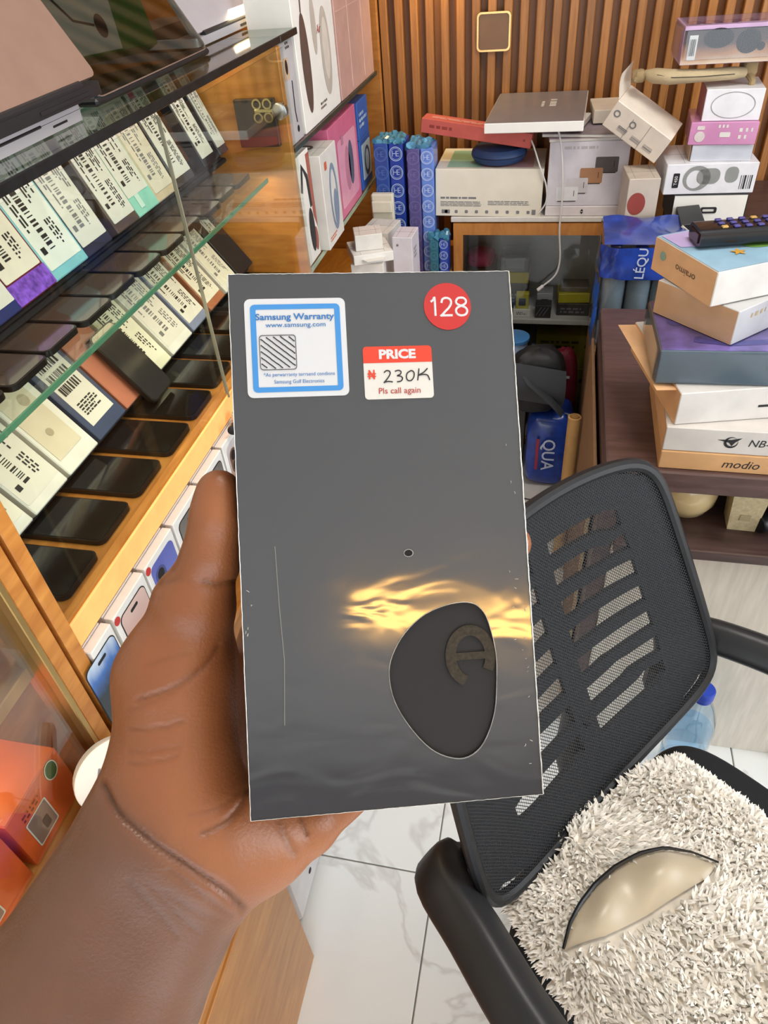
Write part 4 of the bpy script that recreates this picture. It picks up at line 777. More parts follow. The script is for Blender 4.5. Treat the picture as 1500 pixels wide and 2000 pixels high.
print_on(o, s_, 'front', lambda g, F: (g.prism(rrect(.022, .010, .002, 2, .004, -.002), 0, .0003, F), lines(g, F, .032, -.014, .034, .028, 2, random.Random(6)), [g.rect(-.012 + .008 * k, .012, .004, .006, 0, F) for k in range(3)]), label_w); print_on(o, s_, 'front', lambda g, F: (g.prism(circ(.011, 20, -.048, -.006), 0, .0003, F), g.prism(rrect(.016, .008, .002, 3, -.048, .012), 0, .0003, F)), Bd('portrait_print', 'cfc4c2'), 'round_print')
s_ = (.118, .12, .062); o = carton('headphone_carton', 'white carton with a big round outline and rose side in the stack', (.360, 1.928, zt + .218), s_, (0, 0, R(-2)), Bd('cool_white', 'dddde2'), gp, seam=False)
print_on(o, s_, 'front', lambda g, F: g.ring(circ(.045, 34, 0, 0, .026), circ(.0435, 34, 0, 0, .0248), 0, .0003, F), Bd('print_grey', '8d8f8c')); print_on(o, s_, 'left', lambda g, F: g.rect(-.058, -.03, .116, .06, 0, F), Bd('rose_side', '9a5a66'), 'side_print')
ho = thing('rope_handle', 'beige padded canvas handle with knotted rope ends lying on the stack', 'handle', (.16, 1.90, zt + .2875), (0, R(0), R(4))); can = mat('beige_canvas', 'b8a684', .9, var=.08, bump=.5, bscale=600)
part('pad', can, ho, G().tube([(0.01, .02, .018), (.03, 0, .017), (.06, -.015, .016), (.12, -.018, .016), (.19, -.01, .016), (.215, -.005, .016)], [.010, .019, .019, .016, .0155, .012], 14, None, .8)); part('stitching', ink, ho, G().tube([(.03, -.019, .022), (.06, -.034, .018), (.12, -.035, .017), (.19, -.026, .017)], .0007, 5))
rp = mat('jute_rope', '9a8460', .95, bump=.6, bscale=500)
for k, (x, dx) in enumerate(((-.004, -1), (.225, 1))):
    part('rope_knot', rp, ho, blob(G(), .036 if k else .028, .03, .036 if k else .026, 20, 10, k, .12, Matrix.Translation((x, .01, .004)))); part('rope_tail', rp, ho, G().tube([(x, .005, .012), (x + .008 * dx, -.012, -.004 + .004), (x + .006 * dx, -.02, -.026)] if k else [(x, .01, .012), (x - .006, .03, .006), (x + .01, .045, .004)], [.008, .007, .006], 8))
s_ = (.20, .13, .07); o = carton('headphone_carton', 'film-wrapped carton with lilac top and dark headphone picture, top of the stack', (.33, 1.94, zt + .327), s_, (0, 0, R(2)), Bd('lilac', 'c0a0c4', .3), gp, seam=False)
print_on(o, s_, 'front', lambda g, F: g.rect(-.099, -.034, .198, .062, 0, F), gradm('print_amber', [(0, 'c9b8a4'), (.3, 'a8764c'), (.6, '4a3228'), (1, '2e2422')]), 'picture'); print_on(o, s_, 'front', lambda g, F: (g.prism(circ(.024, 24, .030, .004, .022), 0, .0003, F), g.prism(circ(.008, 16, .056, -.006), 0, .0003, F), g.prism(circ(.03, 24, -.03, .012, .018), 0, .0003, F)), ink, 'print', .001)
lb = print_on(o, s_, 'front', lambda g, F: g.rect(-.088, -.026, .017, .045, 0, F), label_w, 'label', .0013); print_on(o, s_, 'front', lambda g, F: barcode(g, F, -.086, -.018, .013, .03, random.Random(4), 14), ink, 'barcode', .0018); print_on(o, s_, 'top', lambda g, F: lines(g, F, -.09, -.05, .16, .05, 3, random.Random(5)), Bd('violet_print', '8a5a9a'), 'top_print'); part('film', film, o, G().box(.206, .134, .072, (-.001, 0, .036), .010))
# white carton tipped over with its flap open
s_ = (.150, .10, .062); o = carton('white_carton', 'tipped white carton with an open flap, red end print and barcodes', (.165, 1.925, .997), s_, (R(8), R(31), R(-14)), Bd('warm_white', 'ddd2c4'), seam=False)
print_on(o, s_, 'front', lambda g, F: (barcode(g, F, -.042, -.020, .012, .024, random.Random(1), 10, True), barcode(g, F, -.004, -.020, .012, .024, random.Random(2), 10, True), barcode(g, F, .03, -.02, .012, .024, random.Random(3), 10, True), g.ring(circ(.008, 16, -.060, .008), circ(.005, 16, -.060, .008), 0, .0003, F), g.ring(circ(.008, 16, -.016, .008), circ(.005, 16, -.016, .008), 0, .0003, F), g.rect(-.022, -.031, .001, .05, 0, F)), greyink)
print_on(o, s_, 'left', lambda g, F: (g.prism(circ(.022, 22, -.006, .0, .026), 0, .0003, F)), Bd('coral_print', 'cf6a54'), 'end_print'); part('flap', Bd('warm_white', 'ddd2c4'), o, G().grid(lambda u, v: (-.075 - .028 * math.sin(1.2 * v), -.045 + .09 * u, .062 + .045 * v), 4, 6)); part('crease', greyink, o, G().box(.0008, .0006, .06, (.02, -.0503, .031)))

# ------------------------------------------------------------------ boxes on the desk
zd = .7505; gd = 'tablet boxes on the desk'
tan = Bd('tan_card', 'c79a6a', .45); peach = Bd('peach_card', 'dfb083', .5)
s_ = (.36, .24, .033); o = carton('tablet_carton', 'tan carton with dark lettering at the bottom of the desk stack', (.372, 1.080, zd), s_, (0, 0, R(-.5)), tan, gd, seam=False)
print_on(o, s_, 'front', lambda g, F: text(g, 'modio', .015, F, -.062, -.001, shear=.25), ink, 'lettering')
s_ = (.355, .235, .043); o = carton('tablet_carton', 'white carton with a black bird mark and lettering, second in the desk stack', (.370, 1.080, zd + .0333), s_, (0, 0, R(-.5)), Bd('desk_white', 'c9c4be', .4), gd, seam=False)
print_on(o, s_, 'front', lambda g, F: text(g, 'NB-MAX', .013, F, -.058, .0, 'LEFT', shear=.2), ink, 'lettering')
def bird(g, F): F = F @ Matrix.Translation((-.016, 0, 0)); g.ring(circ(.010, 26, -.066, 0), circ(.0078, 26, -.0645, .0012), 0, .0003, F); g.prism([(-.086, .004), (-.066, .005), (-.052, .009), (-.060, .001), (-.064, -.006), (-.069, .0)], 0, .0003, F)
print_on(o, s_, 'front', bird, ink, 'bird_mark'); print_on(o, s_, 'left', lambda g, F: g.rect(-.117, -.0212, .234, .0424, 0, F), peach, 'side_card')
s_ = (.30, .235, .055); rz = R(13); o = carton('tablet_carton', 'white carton with peach side and a thin black line in the desk stack', (.322, 1.118, zd + .0768), s_, (0, 0, rz), Bd('desk_white2', 'cfcbc6', .4), gd, seam=False)
print_on(o, s_, 'left', lambda g, F: g.rect(-.117, -.027, .234, .054, 0, F), peach, 'side_card'); print_on(o, s_, 'front', lambda g, F: g.rect(-.03, -.006, .15, .004, 0, F), ink, 'slot_line'); print_on(o, s_, 'top', lambda g, F: g.prism([(-.06, -.085), (.03, -.092), (.03, -.087), (-.05, -.078)], 0, .0003, F), ink, 'top_mark')
part('open_flap', peach, o, G().grid(lambda u, v: (-.1506 - .030 * v, -.10 + .215 * u, .051 + .002 * v), 6, 4))
s_ = (.30, .165, .055); o = carton('gadget_carton', 'slate blue film-wrapped carton with a violet picture on its lid', (.313, 1.083, zd + .1324), s_, (0, 0, R(2)), Bd('slate_blue', '54646e', .35), gd, seam=False)
print_on(o, s_, 'top', lambda g, F: g.rect(-.148, -.081, .296, .162, 0, F), mat('violet_picture', '6a5a9e', .3, var=.55, vscale=26), 'lid_picture')
g = G(); F = face(*s_, 'top', .0012); rg = random.Random(12)
for k in range(5): g.prism(circ(rg.uniform(.008, .016), 14, -.12 + .03 * k, rg.uniform(-.05, .04), rg.uniform(.006, .02)), 0, .0004, F)
g.tube([(-.10, -.05, 0), (-.05, -.06, 0), (.02, -.05, 0)], .007, 8, F, .1); part('figure_print', Bd('indigo_print', '3c3a8a', .3), o, g); part('film', film, o, G().box(.306, .171, .057, (0, 0, .0285), .005)); print_on(o, s_, 'front', lambda g, F: lines(g, F, .02, -.01, .08, .012, 1, random.Random(3)), Bd('navy_print', '2a3640'), 'lettering', .0034)
s_ = (.16, .145, .052); o = carton('speaker_carton', 'white and peach carton right below the one with the sky blue picture', (.270, 1.121, zd + .1896), s_, (0, 0, R(44)), Bd('desk_white2', 'cfcbc6', .4), gd, seam=False)
print_on(o, s_, 'left', lambda g, F: g.rect(-.0715, -.0255, .143, .051, 0, F), peach, 'side_card'); print_on(o, s_, 'front', lambda g, F: lines(g, F, -.05, .005, .05, .012, 1, random.Random(4)), Bd('gold_print', 'c9b07a'), 'lettering'); part('film', film, o, G().box(.162, .147, .053, (0, 0, .0265), .002))
s_ = (.17, .152, .051); rz = R(28); o = carton('speaker_carton', 'peach-sided carton with upside-down lettering and a sky blue picture on top', (.264, 1.130, zd + .2428), s_, (0, 0, rz), Bd('desk_white2', 'cfcbc6', .4), gd, seam=False)
print_on(o, s_, 'left', lambda g, F: g.rect(-.075, -.025, .15, .05, 0, F), peach, 'side_card'); print_on(o, s_, 'left', lambda g, F: text(g, 'oraimo', .011, F, .008, .0, rot=180, sx=1.1), Bd('dark_olive', '5a4c3a'), 'lettering', .0011); print_on(o, s_, 'left', lambda g, F: g.prism(circ(.007, 20, -.050, .004), 0, .0003, F), Bd('sea_print', '8aa89a'), 'round_print', .0011)
print_on(o, s_, 'top', lambda g, F: g.rect(-.084, -.075, .168, .15, 0, F), mat('sky_picture', '8fb2c8', .3, var=.15, vscale=18), 'lid_picture'); print_on(o, s_, 'top', lambda g, F: (g.prism(circ(.03, 22, .03, -.01, .02), 0, .0004, F), g.prism(circ(.02, 22, .06, .02, .014), 0, .0004, F)), Bd('grass_print', '6f9a4a', .3), 'green_print', .0011); print_on(o, s_, 'top', lambda g, F: g.prism([(-.08, .02), (-.02, .0), (-.03, .07), (-.08, .07)], 0, .0004, F), Bd('lilac_print', 'b4a4d4', .3), 'lilac_print', .0011)
g = G(); g.prism([(math.cos(k * math.pi / 5) * (.012 if k % 2 == 0 else .005) - .02, math.sin(k * math.pi / 5) * (.012 if k % 2 == 0 else .005) - .03) for k in range(10)], 0, .0003, face(*s_, 'top', .0017)); part('star_print', Bd('star_gold', 'c8963c'), o, g)
rm = thing('remote_control', 'chunky black remote control with violet keys on top of the desk stack', 'remote control', (.285, 1.140, zd + .2955), (R(0), 0, R(12)))
part('shell', mat('remote_black', '141318', .25, coat=.3), rm, G().prism(rrect(.05, .026, .010, 5), -.085, .085, Matrix.Translation((0, 0, .0135)) @ Matrix(((0, 0, 1, 0), (1, 0, 0, 0), (0, 1, 0, 0), (0, 0, 0, 1)))))
ky, kg = [G().box(.009, .007, .003, (0, 0, .0015), .001).mesh('key') for _ in range(2)]
for i in range(7):
    for j in range(3): mk('key', ky if (i + 2 * j) % 7 else kg, mat('key_violet', '4a4788', .35) if (i + 2 * j) % 7 else mat('key_gold', 'b8965a', .35), rm, (-.05 + .017 * i, -.014 + .014 * j, .0262))
part('emitter', mat('remote_lens', '2a1518', .1), rm, G().box(.003, .036, .014, (-.0856, 0, .0135), .001))
# ------------------------------------------------------------------ on the shelf under the desk top
bl = thing('bowl', 'glossy cream round bowl on the desk shelf', 'bowl', (.262, 1.04, .6075)); crm = mat('cream_glaze', 'd2bd8e', .2, coat=.5)
part('body', crm, bl, G().lathe([(.022, 0), (.040, .010), (.050, .03), (.052, .05), (.047, .075), (.040, .085)], 36)); part('rim', crm, bl, G().lathe([(.037, .0855), (.041, .0855), (.041, .089), (.037, .089)], 36))
cb = thing('carton_beige', 'beige textured cube carton with a ribbed pattern on the desk shelf', 'box', (.352, 1.012, .6075), (0, 0, R(-2))); part('body', mat('beige_texture', 'bfb28e', .7, bump=.3, var=.15, vscale=160), cb, G().add([(-.022, -.022, 0), (.022, -.022, 0), (.022, .022, 0), (-.022, .022, 0), (-.028, -.026, .082), (.028, -.026, .082), (.028, .026, .082), (-.028, .026, .082)], [(0, 3, 2, 1), (4, 5, 6, 7), (0, 1, 5, 4), (1, 2, 6, 5), (2, 3, 7, 6), (3, 0, 4, 7)])); part('ribs', mat('beige_rib', 'a89c78', .7), cb, G().box(.016, .001, .012, (0, -.0245, .03))); part('lid', mat('beige_texture', 'bfb28e', .7, bump=.3), cb, G().box(.058, .055, .006, (0, 0, .0853), .001))
tc_ = thing('torch', 'black torch with a silver collar on the desk shelf', 'torch', (.39, 1.0, .6075), (0, 0, R(35))); part('barrel', blackp, tc_, G().lathe([(.012, .0), (.013, .02), (.013, .12)], 20, frame((0, 0, .0175), (0, 1, 0), (1, 0, 0)))); part('collar', steel, tc_, G().lathe([(.0135, .02), (.0145, .022), (.0145, .032), (.0135, .034)], 20, frame((0, 0, .0175), (0, 1, 0), (1, 0, 0)))); part('head', blackp, tc_, G().lathe([(.015, -.02), (.017, -.018), (.017, -.002), (.012, .004)], 20, frame((0, 0, .0175), (0, 1, 0), (1, 0, 0))))
# ------------------------------------------------------------------ bottle on the floor
bt = thing('water_bottle', 'clear blue water bottle with a blue cap standing on the floor behind the chair', 'bottle', (.343, .872, 0.0003))
part('body', glass('bottle_plastic', (.80, .91, .99), 1.6, .06, .04), bt, G().lathe([(.034, 0), (.041, .006), (.042, .05), (.040, .055), (.042, .06), (.042, .11), (.040, .115), (.042, .12), (.042, .19), (.038, .225), (.026, .262), (.016, .282), (.0145, .290)], 32)); part('cap', mat('blue_cap', '1e3fae', .35), bt, G().lathe([(.0175, .290), (.019, .292), (.019, .312), (.017, .315), (.0, .315)], 28)); part('water', glass('bottle_water', (.74, .88, .99), .8, .05, .02), bt, G().lathe([(.036, .003), (.0395, .01), (.0395, .19), (.0, .19)], 28)); part('neck_ring', mat('blue_cap', '1e3fae', .35), bt, G().lathe([(.0165, .284), (.0175, .285), (.0175, .288), (.016, .289)], 24))
# ------------------------------------------------------------------ mesh-back office chair (faces local -y)
def mesh_cloth():
    M_ = bpy.data.materials.new('black_mesh_fabric'); M_.use_nodes = True; nt = M_.node_tree; b = nt.nodes['Principled BSDF']
    b.inputs['Base Color'].default_value = (*lin('17191d'), 1); b.inputs['Roughness'].default_value = .7
    uv = nt.nodes.new('ShaderNodeUVMap'); mp = nt.nodes.new('ShaderNodeMapping'); nt.links.new(uv.outputs[0], mp.inputs[0])
    mp.inputs['Scale'].default_value = (95, 76, 1); mp.inputs['Rotation'].default_value = (0, 0, R(0))
    sp = nt.nodes.new('ShaderNodeSeparateXYZ'); nt.links.new(mp.outputs[0], sp.inputs[0])
    def tri(out):
        a = nt.nodes.new('ShaderNodeMath'); a.operation = 'SINE'; m2 = nt.nodes.new('ShaderNodeMath'); m2.operation = 'MULTIPLY'; m2.inputs[1].default_value = math.pi
        nt.links.new(out, m2.inputs[0]); nt.links.new(m2.outputs[0], a.inputs[0]); q = nt.nodes.new('ShaderNodeMath'); q.operation = 'ABSOLUTE'; nt.links.new(a.outputs[0], q.inputs[0]); return q.outputs[0]
    ad = nt.nodes.new('ShaderNodeMath'); ad.operation = 'ADD'; nt.links.new(sp.outputs[0], ad.inputs[0]); nt.links.new(sp.outputs[1], ad.inputs[1])
    sb = nt.nodes.new('ShaderNodeMath'); sb.operation = 'SUBTRACT'; nt.links.new(sp.outputs[0], sb.inputs[0]); nt.links.new(sp.outputs[1], sb.inputs[1])
    mn = nt.nodes.new('ShaderNodeMath'); mn.operation = 'MINIMUM'; nt.links.new(tri(ad.outputs[0]), mn.inputs[0]); nt.links.new(tri(sb.outputs[0]), mn.inputs[1])
    gt = nt.nodes.new('ShaderNodeMath'); gt.operation = 'LESS_THAN'; gt.inputs[1].default_value = .40; nt.links.new(mn.outputs[0], gt.inputs[0])
    nt.links.new(gt.outputs[0], b.inputs['Alpha'])
    return M_
chair_blk = mat('chair_black', '16171a', .45, var=.1, bump=.1, bscale=500); seat_cloth = mat('seat_cloth', '14171c', .75, var=.12, vscale=120, bump=.3, bscale=700, stretch=(1, 6, 1))
ch = thing('office_chair', 'black office chair with slotted mesh back and padded seat', 'chair', (.307, .379, 0), (0, 0, R(53.3)))
def BP(s, t, off=0.0):
    zt = .946 - .022 * s * s; zb = .562 + .024 * s * s; z = zb + t * (zt - zb); hw = .252 - .054 * t - .012 * (1 - t) ** 4
    k = (z - .56) / .36
    return (s * hw, .215 + .155 * k - .020 * s * s + .012 * math.sin(math.pi * min(max(t, 0), 1)) * (1 - s * s) + off, z)
def slab(fn, nu, nv, th):
    """thick curved sheet: front at fn(u,v,0), back at fn(u,v,th)"""
    g = G(); N = (nu + 1) * (nv + 1)
    a = [fn(i / nu, j / nv, 0) for i in range(nu + 1) for j in range(nv + 1)] + [fn(i / nu, j / nv, th) for i in range(nu + 1) for j in range(nv + 1)]
    ix = lambda i, j: i * (nv + 1) + j; f = []
    for i in range(nu):
        for j in range(nv): f += [(ix(i, j), ix(i + 1, j), ix(i + 1, j + 1), ix(i, j + 1)), tuple(N + q for q in (ix(i, j + 1), ix(i + 1, j + 1), ix(i + 1, j), ix(i, j)))]
    for i in range(nu): f += [(ix(i + 1, 0), ix(i, 0), N + ix(i, 0), N + ix(i + 1, 0)), (ix(i, nv), ix(i + 1, nv), N + ix(i + 1, nv), N + ix(i, nv))]
    for j in range(nv): f += [(ix(0, j), ix(0, j + 1), N + ix(0, j + 1), N + ix(0, j)), (ix(nu, j + 1), ix(nu, j), N + ix(nu, j), N + ix(nu, j + 1))]
    return g.add(a, f)
def rc(s, t):     # round the corners of the back panel
    S_, T = s, 2 * t - 1; r = max(abs(S_), abs(T)) or 1e-6; n4 = (abs(S_) ** 9 + abs(T) ** 9) ** (1 / 9); q = r / n4 if n4 > 1e-9 else 1
    return S_ * q, (T * q + 1) / 2
me = bpy.data.meshes.new('mesh_panel'); nu, nv = 40, 40
vs = [BP(*rc(2 * i / nu - 1, j / nv)) for i in range(nu + 1) for j in range(nv + 1)]
fs = [(i * (nv + 1) + j, (i + 1) * (nv + 1) + j, (i + 1) * (nv + 1) + j + 1, i * (nv + 1) + j + 1) for i in range(nu) for j in range(nv)]
me.from_pydata(vs, [], fs); uvl = me.uv_layers.new(name='UVMap'); 
for lp in me.loops: i, j = divmod(lp.vertex_index, nv + 1); uvl.data[lp.index].uv = rc(2 * i / nu - 1, j / nv)[0] / 2 + .5, rc(2 * i / nu - 1, j / nv)[1]
me.polygons.foreach_set('use_smooth', [True] * len(me.polygons)); me.update(); mk('mesh_panel', me, mesh_cloth(), ch)
loop = [rc(*p) for p in [(-1 + 2 * i / 30, 0) for i in range(30)] + [(1, i / 30) for i in range(30)] + [(1 - 2 * i / 30, 1) for i in range(30)] + [(-1, 1 - i / 30) for i in range(30)]]
pts = [BP(s, t, .004) for s, t in loop]; part('back_rim', chair_blk, ch, G().tube(pts + pts[:2], .0085, 10))
lining = mat('back_plate', '1a1c20', .6, var=.1, bump=.35, bscale=300, stretch=(1, 1, 6))
def pl(s0, s1, t0, t1, arc=0.0): return lambda u, v, th: BP(*rc(s0 + (s1 - s0) * u, t0 + (t1 - t0) * v + arc * (1 - (s0 + (s1 - s0) * u) ** 2)), .005 + th)
for nm, a in (('side_plate', (-.99, -.66, .03, .97)), ('side_plate', (.66, .99, .03, .97)), ('top_plate', (-.72, .72, .865, .985)), ('bottom_plate', (-.72, .72, .015, .14)), ('spine', (-.075, .075, .13, .87))):
    part(nm, lining, ch, slab(pl(*a), 10, 10, .006))
for k in range(7): part('rib', lining, ch, slab(pl(-.70, .70, .125 + .107 * k - .022, .125 + .107 * k + .020, .022), 16, 3, .006))
# seat
def seatf(u, v):
    a = 2 * math.pi * u; t = math.pi * (v - .5); e = .28
    sg = lambda q, p: math.copysign(abs(q) ** p, q)
    c = abs(math.cos(t)) ** .35
    return (-.012 + .222 * sg(math.cos(a), e) * c, -.035 + .262 * sg(math.sin(a), e) * c, .445 + .042 * sg(math.sin(t), .5) - .012 * math.exp(-((math.cos(a) * c) ** 2 + (math.sin(a) * c) ** 2) * 3) * (1 if t > 0 else 0))
part('seat', seat_cloth, ch, G().grid(seatf, 64, 18)); part('seat_pan', chair_blk, ch, G().box(.38, .42, .025, (-.01, -.03, .395), .01))
for sx in (-1, 1):
    path = [(.195, .262, .575), (.235, .285, .592), (.260, .270, .612), (.276, .205, .624), (.294, .125, .624), (.306, .03, .618), (.308, -.07, .606), (.300, -.14, .57), (.285, -.15, .51), (.262, -.12, .44), (.22, -.08, .402), (.17, -.05, .392)]
    P = [Vector((sx * a, b, c)) for a, b, c in path]; sm = []
    for i in range(len(P) - 1):
        p0, p1, p2, p3 = P[max(i - 1, 0)], P[i], P[i + 1], P[min(i + 2, len(P) - 1)]
        for t in (0, .25, .5, .75): sm.append(.5 * ((2 * p1) + (p2 - p0) * t + (2 * p0 - 5 * p1 + 4 * p2 - p3) * t * t + (3 * p1 - p0 - 3 * p2 + p3) * t ** 3))
    part('armrest', mat('arm_plastic', '202124', .42, var=.08, bump=.06, bscale=700), ch, G().tube(sm, [.025 if 3 < i < 28 else .019 for i in range(len(sm))], 20, None, 1.15, (0, 0, 1), .55))
    part('arm_bracket', chair_blk, ch, G().box(.03, .05, .06, (sx * .185, .262, .575), .008))
part('back_bar', chair_blk, ch, G().tube([(0, .285, .66), (0, .285, .55), (0, .24, .42), (0, .12, .388), (0, 0, .385)], [.02, .024, .026, .026, .024], 10, None, .6))
part('column', chair_blk, ch, G().lathe([(.028, .10), (.028, .2), (.02, .2), (.02, .383)], 20))
for k in range(5):
    a = R(72 * k + 18); part('foot_spoke', chair_blk, ch, G().tube([(0, 0, .10), (.14 * math.cos(a), .14 * math.sin(a), .09), (.27 * math.cos(a), .27 * math.sin(a), .068)], [.03, .022, .016], 8, None, .6))
    cs = part('caster', chair_blk, ch, G().lathe([(.012, -.018), (.026, -.016), (.028, 0), (.026, .016), (.012, .018)], 18, frame((.275 * math.cos(a), .275 * math.sin(a), .0285), (0, 0, 1), (-math.sin(a), math.cos(a), 0))))

# ------------------------------------------------------------------ shaggy pillow on the seat
pw = thing('pillow', 'shaggy cream fleece pillow with an open black-zipped slit on the chair seat', 'pillow', (.307, .379, 0), (0, 0, R(53.3)))
PX, PY, HX, HY = -.072, .0, .172, .222
rotp = R(-6)
def ptop(a, b, sgn=1):
    """pillow surface, a,b in [-1,1]"""
    q = (1 - abs(a) ** 2.6) * (1 - abs(b) ** 2.6); h_ = .046 * max(q, 0) ** .42 * sgn
    pin = 1 - .05 * (abs(a * b)) ** 2
    x, y = a * HX * (1 - .06 * b * b * abs(a)) * pin, b * HY * (1 - .06 * a * a * abs(b)) * pin
    z = .529 + h_ + .022 * (b * .5 + .5) ** 1.6 + .004 * math.sin(9 * a + 3 * b) * (sgn > 0)
    return Vector((PX + x * math.cos(rotp) - y * math.sin(rotp), PY + x * math.sin(rotp) + y * math.cos(rotp), z))
fleece = mat('fleece', 'ddd4c6', .95, var=.1, vscale=60, sheen=.3)
g = G(); N_ = 40
g.grid(lambda u, v: tuple(ptop(2 * u - 1, 2 * v - 1, 1)), N_, N_); part('cover_top', fleece, pw, g)
g = G(); g.grid(lambda u, v: tuple(ptop(1 - 2 * u, 2 * v - 1, -1)), N_, N_); part('cover_bottom', fleece, pw, g)
def inv(x, y):
    dx, dy = x - PX, y - PY; return (dx * math.cos(rotp) + dy * math.sin(rotp)) / HX, (-dx * math.sin(rotp) + dy * math.cos(rotp)) / HY
zipline = [(-.209, .144), (-.186, .153), (-.16, .156), (-.128, .156), (-.098, .150), (-.066, .138), (-.038, .122), (-.018, .098), (-.006, .072)]
lower = [(-.209, .144), (-.188, .131), (-.165, .116), (-.14, .106), (-.112, .096), (-.085, .088), (-.06, .080), (-.033, .072), (-.006, .072)]
Z = [inv(*p) for p in zipline]; Lw = [inv(*p) for p in lower]
def lerp(L, t):
    f_ = t * (len(L) - 1); i = min(int(f_), len(L) - 2); k = f_ - i; return (L[i][0] * (1 - k) + L[i + 1][0] * k, L[i][1] * (1 - k) + L[i + 1][1] * k)
satin = mat('satin_lining', 'b5a78f', .32, var=.05, sheen=.4)
def sat(u, v):
    a, b = lerp(Z, u), lerp(Lw, u); p = ptop(a[0] * (1 - v) + b[0] * v, a[1] * (1 - v) + b[1] * v); e = math.sin(math.pi * u) * math.sin(math.pi * v)
    return (p.x, p.y, p.z + .006 + .010 * e + .0035 * e * math.sin(19 * u + 3 * v))
part('satin_panel', satin, pw, G().grid(sat, 40, 12)); zp = [ptop(*lerp(Z, k / 30)) for k in range(31)]
part('zip', mat('zip_black', '121214', .4), pw, G().tube([(p.x, p.y, p.z + .013) for p in zp], [.0012 + .0016 * math.sin(math.pi * min(1, .1 + k / 30)) for k in range(31)], 7))
# fleece tufts: thousands of small bent locks
nr = np.random.RandomState(3)
def in_sat(a, b):
    for k in range(40):
        t = k / 39; z_, l_ = lerp(Z, t), lerp(Lw, t)
    return False
zx = np.array([p[0] for p in Z]); zy = np.array([p[1] for p in Z]); lx = np.array([p[0] for p in Lw]); ly = np.array([p[1] for p in Lw])
V = []; F_ = []; cnt = 0
for k in range(14000):
    a, b = nr.uniform(-1, 1), nr.uniform(-1, 1); under = False
    if k > 12000: e = nr.choice(4); q = nr.uniform(.955, .998); a, b = ((q, b), (-q, b), (a, q), (a, -q))[e]
    if zx[0] < a < zx[-1]:
        top = np.interp(a, zx, zy); low = np.interp(a, lx, ly)
        if low - .02 < b < top + .005: continue
    p = ptop(a, b); e = .02; pa, pb = ptop(min(a + e, 1), b) - ptop(max(a - e, -1), b), ptop(a, min(b + e, 1)) - ptop(a, max(b - e, -1)); n_ = pa.cross(pb)
    if n_.length < 1e-9: continue
    n_.normalize(); edge = max(abs(a), abs(b)) ** 10
    fl = Vector((.55 * math.sin(5 * a + 2 * b) + nr.uniform(-.7, .7), -.45 + .5 * math.cos(4 * b - 3 * a) + nr.uniform(-.7, .7), 0)) + edge * Vector((a, b, -.5)) * .8
    d = (n_ * nr.uniform(.45, .9) + fl * .8).normalized(); L = nr.uniform(.010, .018); r0 = nr.uniform(.0016, .0027)
    d2 = (d + fl * .5 - n_ * .25).normalized(); s1 = d.orthogonal().normalized(); s2 = d.cross(s1); o_ = len(V)
    base = p - n_ * .001; mid = base + d * L * .68; tip = mid + d2 * L * .34
    for ang in (0, 2.09, 4.19): V.append(base + (s1 * math.cos(ang) + s2 * math.sin(ang)) * r0)
    for ang in (0, 2.09, 4.19): V.append(mid + (s1 * math.cos(ang) + s2 * math.sin(ang)) * r0 * .95)
    V.append(tip)
    for q in range(3): w_ = (q + 1) % 3; F_.append((o_ + q, o_ + w_, o_ + 3 + w_, o_ + 3 + q)); F_.append((o_ + 3 + q, o_ + 3 + w_, o_ + 6))
g = G(); g.v = [tuple(p) for p in V]; g.f = F_; fur = g.build('fleece_tufts', mat('fleece_locks', 'f0ebe2', .9, var=.12, vscale=90, sheen=.3), pw, ang=80); stuff(fur)
# ------------------------------------------------------------------ the boxed phone held up in the hand
ex, ez = Vector((.9443, .3119, -.1054)).normalized(), Vector((.2952, -.6606, .6903)).normalized(); ey = ez.cross(ex).normalized(); ex = ey.cross(ez)
BW, BH, BT = .088, .1633, .024
hb = thing('held_box', 'dark grey film-wrapped phone box with price and warranty stickers held in a hand', 'box')
mw = Matrix.Identity(4)
for i in range(3): mw[i][0] = ex[i]; mw[i][1] = ey[i]; mw[i][2] = ez[i]; mw[i][3] = (-.0430, .1542, 1.3226)[i]
hb.matrix_world = mw
boxgrey = mat('charcoal_card', '161517', .6, var=.04, vscale=40)
part('body', boxgrey, hb, G().box(BW - .0006, BH - .0006, BT, (0, 0, -BT / 2 - .0006), .0006))
oval = [(19.04, -22.17), (25.44, -22.25), (29.26, -25.47), (31.26, -31.86), (32.2, -38.5), (32.0, -45.17), (30.65, -55.91), (26.72, -64.83), (21.71, -68.7), (16.2, -68.54), (10.11, -65.3), (4.26, -58.44), (0.04, -50.51), (-1.24, -42.78), (0.03, -36.74), (4.32, -30.09), (10.93, -24.79)]
def smooth_loop(P, m_=4):
    out = []; n = len(P)
    for i in range(n):
        p0, p1, p2, p3 = [np.array(P[(i + k) % n], float) for k in (-1, 0, 1, 2)]
        for q in range(m_): t = q / m_; out.append(tuple(.5 * (2 * p1 + (p2 - p0) * t + (2 * p0 - 5 * p1 + 4 * p2 - p3) * t * t + (3 * p1 - p0 - 3 * p2 + p3) * t ** 3)))
    return out
oval = [(x / 1000, y / 1000) for x, y in smooth_loop(oval)][::-1]
